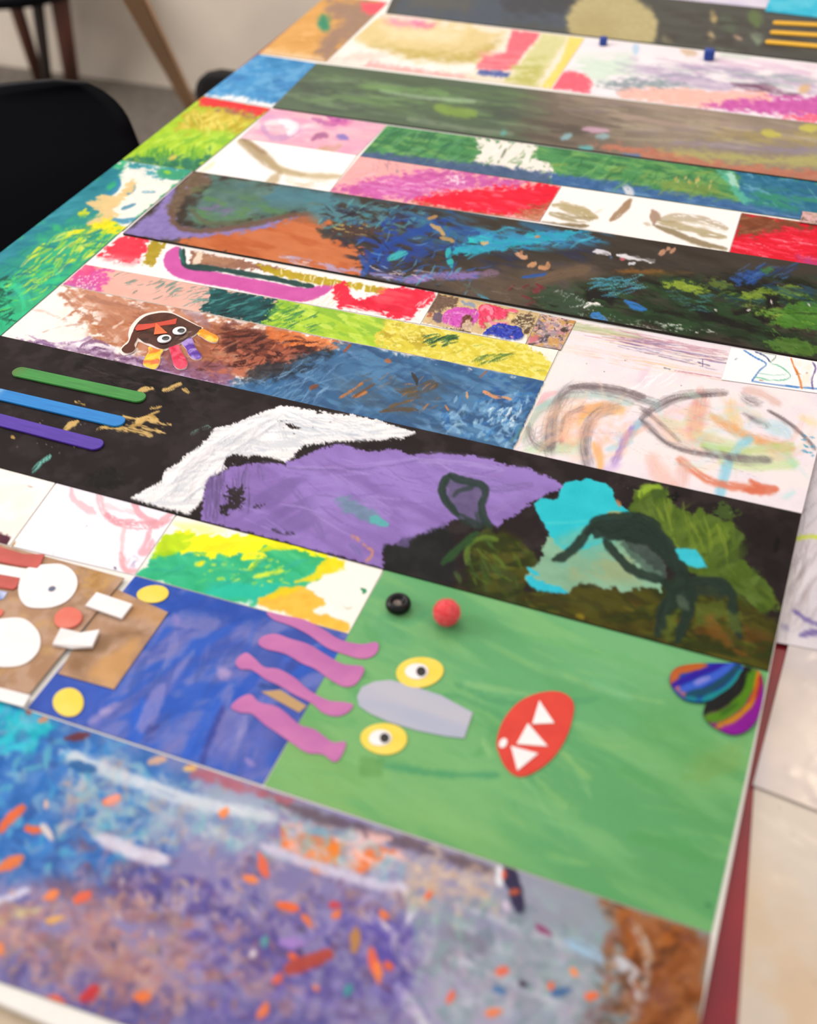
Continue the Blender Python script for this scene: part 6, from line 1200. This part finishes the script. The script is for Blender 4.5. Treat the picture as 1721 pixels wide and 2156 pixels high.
def foot(outl, cols, lab):
    s = Cutout(outl, zc - 0.0001, 0.0012, 12, 5, 0.0009)
    s.fill(cols[0], 0.03, 3); s.fog(cols[1], 4, 0.52, 0.1, 0.9, 60, 1.5); s.fog(cols[2], 5, 0.58, 0.08, 0.8, 40, 1.5)
    s.relief(0.25, 4)
    return s.build('foot', M_GLOSS, CR, 'f6e6dc', lab)
foot('314,730 330,735 344,736 338,748 337,762 330,774 324,777 312,774 301,766 306,752 312,742', ('f0bc2c', 'f6d65c', 'e4603c'), 'yellow and orange foot')
foot('355,729 366,727 377,727 382,740 390,752 395,764 392,773 384,777 374,776 366,768 362,754 359,742', ('dc3c5c', 'e8607c', 'c82444'), 'crimson foot')
foot('380,720 390,716 402,710 408,720 412,732 422,744 425,752 416,757 404,754 396,744 392,734', ('6c40a8', 'b49cd8', '4c2a8c'), 'violet foot')
foot('415,698 420,692 430,693 444,700 456,706 460,712 456,720 446,720 434,715 424,708 416,704', ('f0a830', 'f8cc50', 'e88a20'), 'amber foot')
M_EYEW = flat_mat('googly_white', 'f4f4f6', 0.3, 0.5, 0.01, 50, 0.0)
M_EYEB = flat_mat('googly_black', '2a2c30', 0.25, 0.5, 0.01, 50, 0.0)
def disc(name, c, r, z, h, parent, mat, dome=0.0, n=32):
    bm = bmesh.new()
    rings = [(r, 0), (r, h)] + [(r * math.cos(t), h + dome * math.sin(t)) for t in np.linspace(0.2, 1.35, 6)] if dome else [(r, 0), (r, h * 0.7), (r * 0.92, h)]
    prev = None
    for rr, zz in rings:
        cur = [bm.verts.new((c[0] + rr * math.cos(2 * math.pi * k / n), c[1] + rr * math.sin(2 * math.pi * k / n), Z0 + z + zz)) for k in range(n)]
        if prev:
            for k in range(n): bm.faces.new([prev[k], prev[(k + 1) % n], cur[(k + 1) % n], cur[k]])
        else: bm.faces.new(cur[::-1])
        prev = cur
    bm.faces.new(prev)
    return from_bm(name, bm, parent, mat, True)
for (x, y), (px_, py_) in (((378, 695.5), (3.5, 1.5)), ((346, 712.5), (3.0, 1.0))):
    c = P(x, y, zc + 0.003); q = P(x + px_, y + py_, zc + 0.003)
    zz = zc + 0.0020
    e = disc('googly_eye', c, 0.0056, zz, 0.0008, CR, M_EYEW, 0.0011)
    disc('pupil', q, 0.0030, zz + 0.0013, 0.0004, e, M_EYEB, 0.0005)

# ------------------------------------------------------------------ bead, pompom, pegs
def lathe(name, c, prof, z, parent, mat, n=40, tilt=None):
    bm = bmesh.new(); prev = None; first = None
    for rr, zz in prof:
        cur = [bm.verts.new((rr * math.cos(2 * math.pi * k / n), rr * math.sin(2 * math.pi * k / n), zz)) for k in range(n)]
        if prev:
            for k in range(n): bm.faces.new([prev[k], prev[(k + 1) % n], cur[(k + 1) % n], cur[k]])
        else: first = cur
        prev = cur
    bm.faces.new(first[::-1]); bm.faces.new(prev)
    if tilt: bmesh.ops.rotate(bm, verts=bm.verts, cent=(0, 0, 0), matrix=Matrix.Rotation(tilt[1], 3, tilt[0]))
    mnz = min(v.co.z for v in bm.verts)
    bmesh.ops.translate(bm, verts=bm.verts, vec=(c[0], c[1], Z0 + z - mnz))
    return from_bm(name, bm, parent, mat, True)
M_BEAD = flat_mat('black_shiny_plastic', '0c0c0d', 0.35, 0.25, 0.02, 60, 0.02)
c = P(839, 1272, 0.004)
r = 0.0077
prof = [(r * 0.5, 0)] + [(r * (0.62 + 0.38 * math.cos(t)), 0.0036 + 0.0036 * math.sin(t)) for t in np.linspace(-1.5, 1.35, 14)] + [(r * 0.52, 0.0066), (r * 0.46, 0.0058), (r * 0.42, 0.0052)]
bd = lathe('button', c, prof, zg - 0.0002, None, M_BEAD)
tag(bd, 'round black shiny button on the green sheet, left of the red pompom', 'button')
cut('button_center', bd, ell(837, 1270.5, 10, 8, 0, 20), zg + 0.0048, 0.0007, cm('button_middle', '7a6458', '3a302c', scale=700, rough=0.3))
def pompom(name, px_, py_, r, z, hx, hx2, label, cat, seed):
    c = P(px_, py_, z + r)
    rs = np.random.RandomState(seed)
    bm = bmesh.new(); bmesh.ops.create_icosphere(bm, subdivisions=3, radius=r * 0.8)
    for v in bm.verts: v.co *= 1 + rs.uniform(-0.03, 0.03)
    n = 2600
    d = rs.normal(size=(n, 3)); d /= np.linalg.norm(d, axis=1, keepdims=True)
    for k in range(n):
        a = Vector(d[k]); t = Vector(rs.normal(size=3)).cross(a).normalized() * 0.00013
        tip = (a + Vector(rs.normal(size=3)) * 0.16).normalized() * r * rs.uniform(0.93, 1.04)
        if tip.z < -r * 0.9: tip.z = -r * 0.9
        bm.faces.new([bm.verts.new(a * r * 0.74 - t), bm.verts.new(a * r * 0.74 + t), bm.verts.new(tip)])
    for v in bm.verts:
        v.co.z = max(v.co.z, -r * 0.9)
    bmesh.ops.translate(bm, verts=bm.verts, vec=(c[0], c[1], Z0 + z + r * 0.9))
    m = flat_mat(name + '_fuzz', hx, 0.85, 0.1, 0.04, 400, 0.3, hx2=hx2)
    m.node_tree.nodes['Principled BSDF'].inputs['Sheen Weight'].default_value = 0.5
    me = bpy.data.meshes.new(name); bm.to_mesh(me); bm.free()
    V = np.empty(len(me.vertices) * 3); me.vertices.foreach_get('co', V)
    return tag(link(name, me, V.reshape(-1, 3), None, m, True), label, cat)
pompom('pompom', 941, 1287, 0.0090, zg - 0.0002, 'ff6e70', 'ff3a4a', 'fuzzy coral-red pompom on the green sheet, right of the black button', 'pompom', 3)
M_PEG = flat_mat('navy_plastic', '123c94', 0.35, 0.5, 0.02, 60, 0.02)
def peg(x, y, sz, z, label):
    c = P(x, y, z + sz * 0.5); bm = bmesh.new()
    bmesh.ops.create_cube(bm, size=sz, matrix=Matrix.Translation((c[0], c[1], Z0 + z + sz / 2)) @ Matrix.Rotation(0.2, 4, 'Z'))
    bmesh.ops.bevel(bm, geom=bm.edges[:], offset=sz * 0.2, segments=3, affect='EDGES', profile=0.5)
    o = from_bm('bead', bm, None, M_PEG, True); return tag(o, label, 'bead', 'navy beads on the lilac sheet')
peg(1271, 86, 0.0092, 0.0008, 'small navy bead on the lilac scratched sheet, below the olive disc')
peg(1494, 114, 0.0118, 0.0008, 'navy square bead on the lilac scratched sheet, nearer the yellow sticks')

# ------------------------------------------------------------------ striped petals at the end of the green sheet
PT = empty('striped_petals', P(1540, 1460, zg), 'two rainbow-striped petal cut-outs at the right end of the green sheet', 'paper cut-out')
s = Cutout('1411,1435 1413,1418 1428,1404 1458,1398 1495,1396 1530,1396 1556,1398 1566,1408 1562,1424 1544,1444 1520,1462 1496,1474 1470,1477 1444,1472 1424,1456', zg + 0.0004, 0.0012, 20, 4, 0.0012)
s.fill('1f3a9c', 0.02, 6)
s.st('b05c2c', '1416,1440 1424,1416 1450,1406 1480,1402', 11, 4); s.st('b06868', '1420,1440 1428,1450 1446,1466', 5, 4); s.st('2c1690', '1418,1442 1450,1430 1490,1412 1526,1402', 7, 3); s.st('3a5cc0', '1436,1452 1470,1444 1510,1424 1540,1402', 9, 4); s.st('7c80cc', '1466,1440 1492,1430', 6, 4)
s.st('04465c', '1448,1464 1490,1456 1530,1430 1556,1404', 8, 3); s.st('0a8488', '1480,1474 1510,1462 1542,1440 1562,1412', 6, 3); s.st('0c7c88', '1446,1470 1470,1474', 4, 3)
s.build('petal', M_ACRYL, PT, None, 'petal striped orange, blue and teal')
s = Cutout('1564,1404 1588,1408 1602,1416 1608,1440 1607,1470 1600,1502 1588,1524 1568,1540 1544,1545 1522,1538 1500,1526 1486,1512 1482,1498 1490,1478 1512,1460 1536,1444 1552,1424', zg + 0.0002, 0.0012, 20, 4, 0.0012)
s.fill('84108c', 0.02, 6)
s.st('0a120c', '1486,1494 1520,1474 1552,1446 1576,1408', 17, 3); s.st('4c7a14', '1488,1512 1520,1508 1556,1484 1580,1446 1590,1412', 11, 4); s.st('38600c', '1520,1505 1550,1486', 6, 4); s.st('b87c14', '1510,1530 1548,1514 1580,1484 1594,1446 1598,1416', 6, 3); s.st('b4581c', '1580,1480 1592,1456 1600,1426', 4, 3); s.st('8c0a4c', '1594,1470 1603,1440 1604,1420', 4, 3)
s.build('petal', M_ACRYL, PT, None, 'petal striped black, green, orange and purple')

# ------------------------------------------------------------------ chairs, stool, easel
M_BLK = flat_mat('black_plastic', '070a12', 0.5, 0.12, 0.05, 60, 0.05)
M_BLK2 = flat_mat('dark_seat_vinyl', '1c1a1a', 0.6, 0.15, 0.05, 60, 0.1)
M_WOOD = flat_mat('pale_wood', 'd0a478', 0.55, 0.3, 0.08, 60, 0.1, hx2='c0946a', stretch=(4, 4, 0.3))
M_BWOOD = flat_mat('reddish_wood', '6a4236', 0.5, 0.3, 0.08, 60, 0.1, hx2='5a382e', stretch=(4, 4, 0.3))
M_DWOOD = flat_mat('dark_metal', '3e3430', 0.45, 0.4, 0.05, 60, 0.1)
def grid_solid(name, f, nu, nv, th, parent, mat, axis):
    """smooth curved shell from f(u,v) thickened along axis, rounded outline given by f itself"""
    A = np.array([[f(u, v) for u in np.linspace(-1, 1, nu)] for v in np.linspace(0, 1, nv)])
    B = A + np.array(axis) * th
    V = np.concatenate([A.reshape(-1, 3), B.reshape(-1, 3)]); N = nu * nv
    fs = []
    I = np.arange(N).reshape(nv, nu)
    for j in range(nv - 1):
        for i in range(nu - 1):
            fs.append([I[j, i], I[j, i + 1], I[j + 1, i + 1], I[j + 1, i]]); fs.append([N + I[j + 1, i], N + I[j + 1, i + 1], N + I[j, i + 1], N + I[j, i]])
    rim = list(I[0, :-1]) + list(I[:-1, -1]) + list(I[-1, :0:-1]) + list(I[:0:-1, 0])
    for k in range(len(rim)):
        a, b = rim[k], rim[(k + 1) % len(rim)]; fs.append([a, N + a, N + b, b])
    bm = bmesh.new(); vs = [bm.verts.new(v) for v in V]
    for q in fs: bm.faces.new([vs[int(k)] for k in q])
    return from_bm(name, bm, parent, mat, True)
def leg(name, a, b, r0, r1, parent, mat, n=16):
    a, b = Vector(a), Vector(b); d = b - a
    bm = bmesh.new(); bmesh.ops.create_cone(bm, cap_ends=True, segments=n, radius1=r0, radius2=r1, depth=d.length, matrix=Matrix.Translation((a + b) / 2) @ d.to_track_quat('Z', 'Y').to_matrix().to_4x4())
    return from_bm(name, bm, parent, mat, True)
TOP = 0.80
CA, CB = P(165, 131, TOP - Z0), P(0, 172, TOP - Z0)         # two points of the chair's top edge
yaw = math.atan2(CA[1] - CB[1], CA[0] - CB[0]) - math.pi / 2
hd = np.array([CA[0] - CB[0], CA[1] - CB[1], 0]); hd /= np.linalg.norm(hd)
CC = CA - hd * 0.185
def shell_chair(name, loc, rot, zs, wd, zt, label):
    """chair built round its own base: back along local y, seat towards local +x"""
    c = empty(name, (0, 0, 0), label, 'chair')
    def back(u, v):
        H = zt - zs - 0.012
        r = wd * 0.24
        h = H * v
        wdt = wd * (1 - 0.16 * v) - r + math.sqrt(max(r * r - max(0.0, h - H + r) ** 2, 1e-6))
        return (0.025 * u * u * wd / 0.25 + 0.07 * (1 - v), wdt * u, zs + 0.012 + h - 0.006 * u * u * v)
    grid_solid('backrest', back, 25, 33, 0.014, c, M_BLK if zt > 0.7 else M_BLK2, (-1, 0, 0))
    def seat(u, v):
        return (0.08 + 0.38 * wd / 0.24 * v, (wd - 0.015 - 0.04 * v ** 4) * u, zs + 0.02 * u * u - 0.015 * math.sin(math.pi * v))
    grid_solid('seat', seat, 17, 17, 0.014, c, M_BLK if zt > 0.7 else M_BLK2, (0, 0, -1))
    for sx, sy in ((0.06, -0.75), (0.06, 0.75), (0.36, -0.75), (0.36, 0.75)):
        sx *= wd / 0.24
        leg('leg', (sx + (0.03 if sx > 0.1 else -0.05), wd * sy * 1.1, 0.0), (sx, wd * sy * 0.8, zs - 0.013), 0.011, 0.014, c, M_DWOOD)
    c.location = loc; c.rotation_euler = (0, 0, rot)
    return c
shell_chair('shell_chair', (CC[0], CC[1], 0), yaw, 0.46, 0.25, TOP, 'black shell chair at the left side of the table, its rounded back showing')
KC = P(396, 139, -0.18)
shell_chair('small_chair', (KC[0] + 0.16, KC[1] + 0.03, 0), math.pi / 2 + 0.06, 0.30, 0.205, 0.56, 'small dark chair behind the sky-blue sheet, only its low back showing')
L1, L2 = P(76, -15, -0.41), P(124, -12, -0.41)
SCN = (L1 + L2) / 2 + np.array([-0.10, 0.03, 0])
bs = empty('wooden_stool', (SCN[0], SCN[1], 0), 'low dark stool with dark and reddish legs at the upper left, behind the black chair', 'stool')
bm = bmesh.new(); bmesh.ops.create_cone(bm, cap_ends=True, segments=40, radius1=0.19, radius2=0.2, depth=0.05, matrix=Matrix.Translation((SCN[0], SCN[1], 0.365)))
bmesh.ops.bevel(bm, geom=[e for e in bm.edges if abs(e.verts[0].co.z - e.verts[1].co.z) < 0.001], offset=0.012, segments=3, affect='EDGES')
from_bm('seat', bm, bs, M_BLK, True)
F1, F2 = P(103, 195, -0.75), P(156, 195, -0.75)
leg('leg', F1, L1, 0.014, 0.016, bs, M_DWOOD); leg('leg', F2, L2, 0.02, 0.024, bs, M_BWOOD)
leg('leg', (SCN[0] - 0.16, SCN[1] + 0.17, 0), (SCN[0] - 0.11, SCN[1] + 0.08, 0.345), 0.016, 0.02, bs, M_BWOOD); leg('leg', (SCN[0] - 0.2, SCN[1] - 0.16, 0), (SCN[0] - 0.12, SCN[1] - 0.08, 0.345), 0.016, 0.02, bs, M_BWOOD)
ez = empty('wooden_easel', (-1.6, 2.5, 0), 'pale wooden easel whose leg slants in front of the beige wall', 'easel')
def bar(name, a, b, w_, d_, parent, mat):
    a, b = Vector(a), Vector(b); v = b - a
    bm = bmesh.new(); bmesh.ops.create_cube(bm, size=1, matrix=Matrix.Translation((a + b) / 2) @ v.to_track_quat('Z', 'Y').to_matrix().to_4x4() @ Matrix.Diagonal((w_, d_, v.length, 1)))
    bmesh.ops.bevel(bm, geom=bm.edges[:], offset=0.004, segments=2, affect='EDGES')
    return from_bm(name, bm, parent, mat)
fa, fb = P(402, 226, -1.245 + 0.5 - 0.5), None
A0 = P(402, 222, -(Z0 - 0.03)); A1 = P(282, -10, -(Z0 - 0.72))
dv = (A1 - A0); A2 = A0 + dv * 1.55
A0 = A0 - dv * (A0[2] - 0.012) / dv[2]
bar('leg', A0, A2, 0.03, 0.026, ez, M_WOOD)
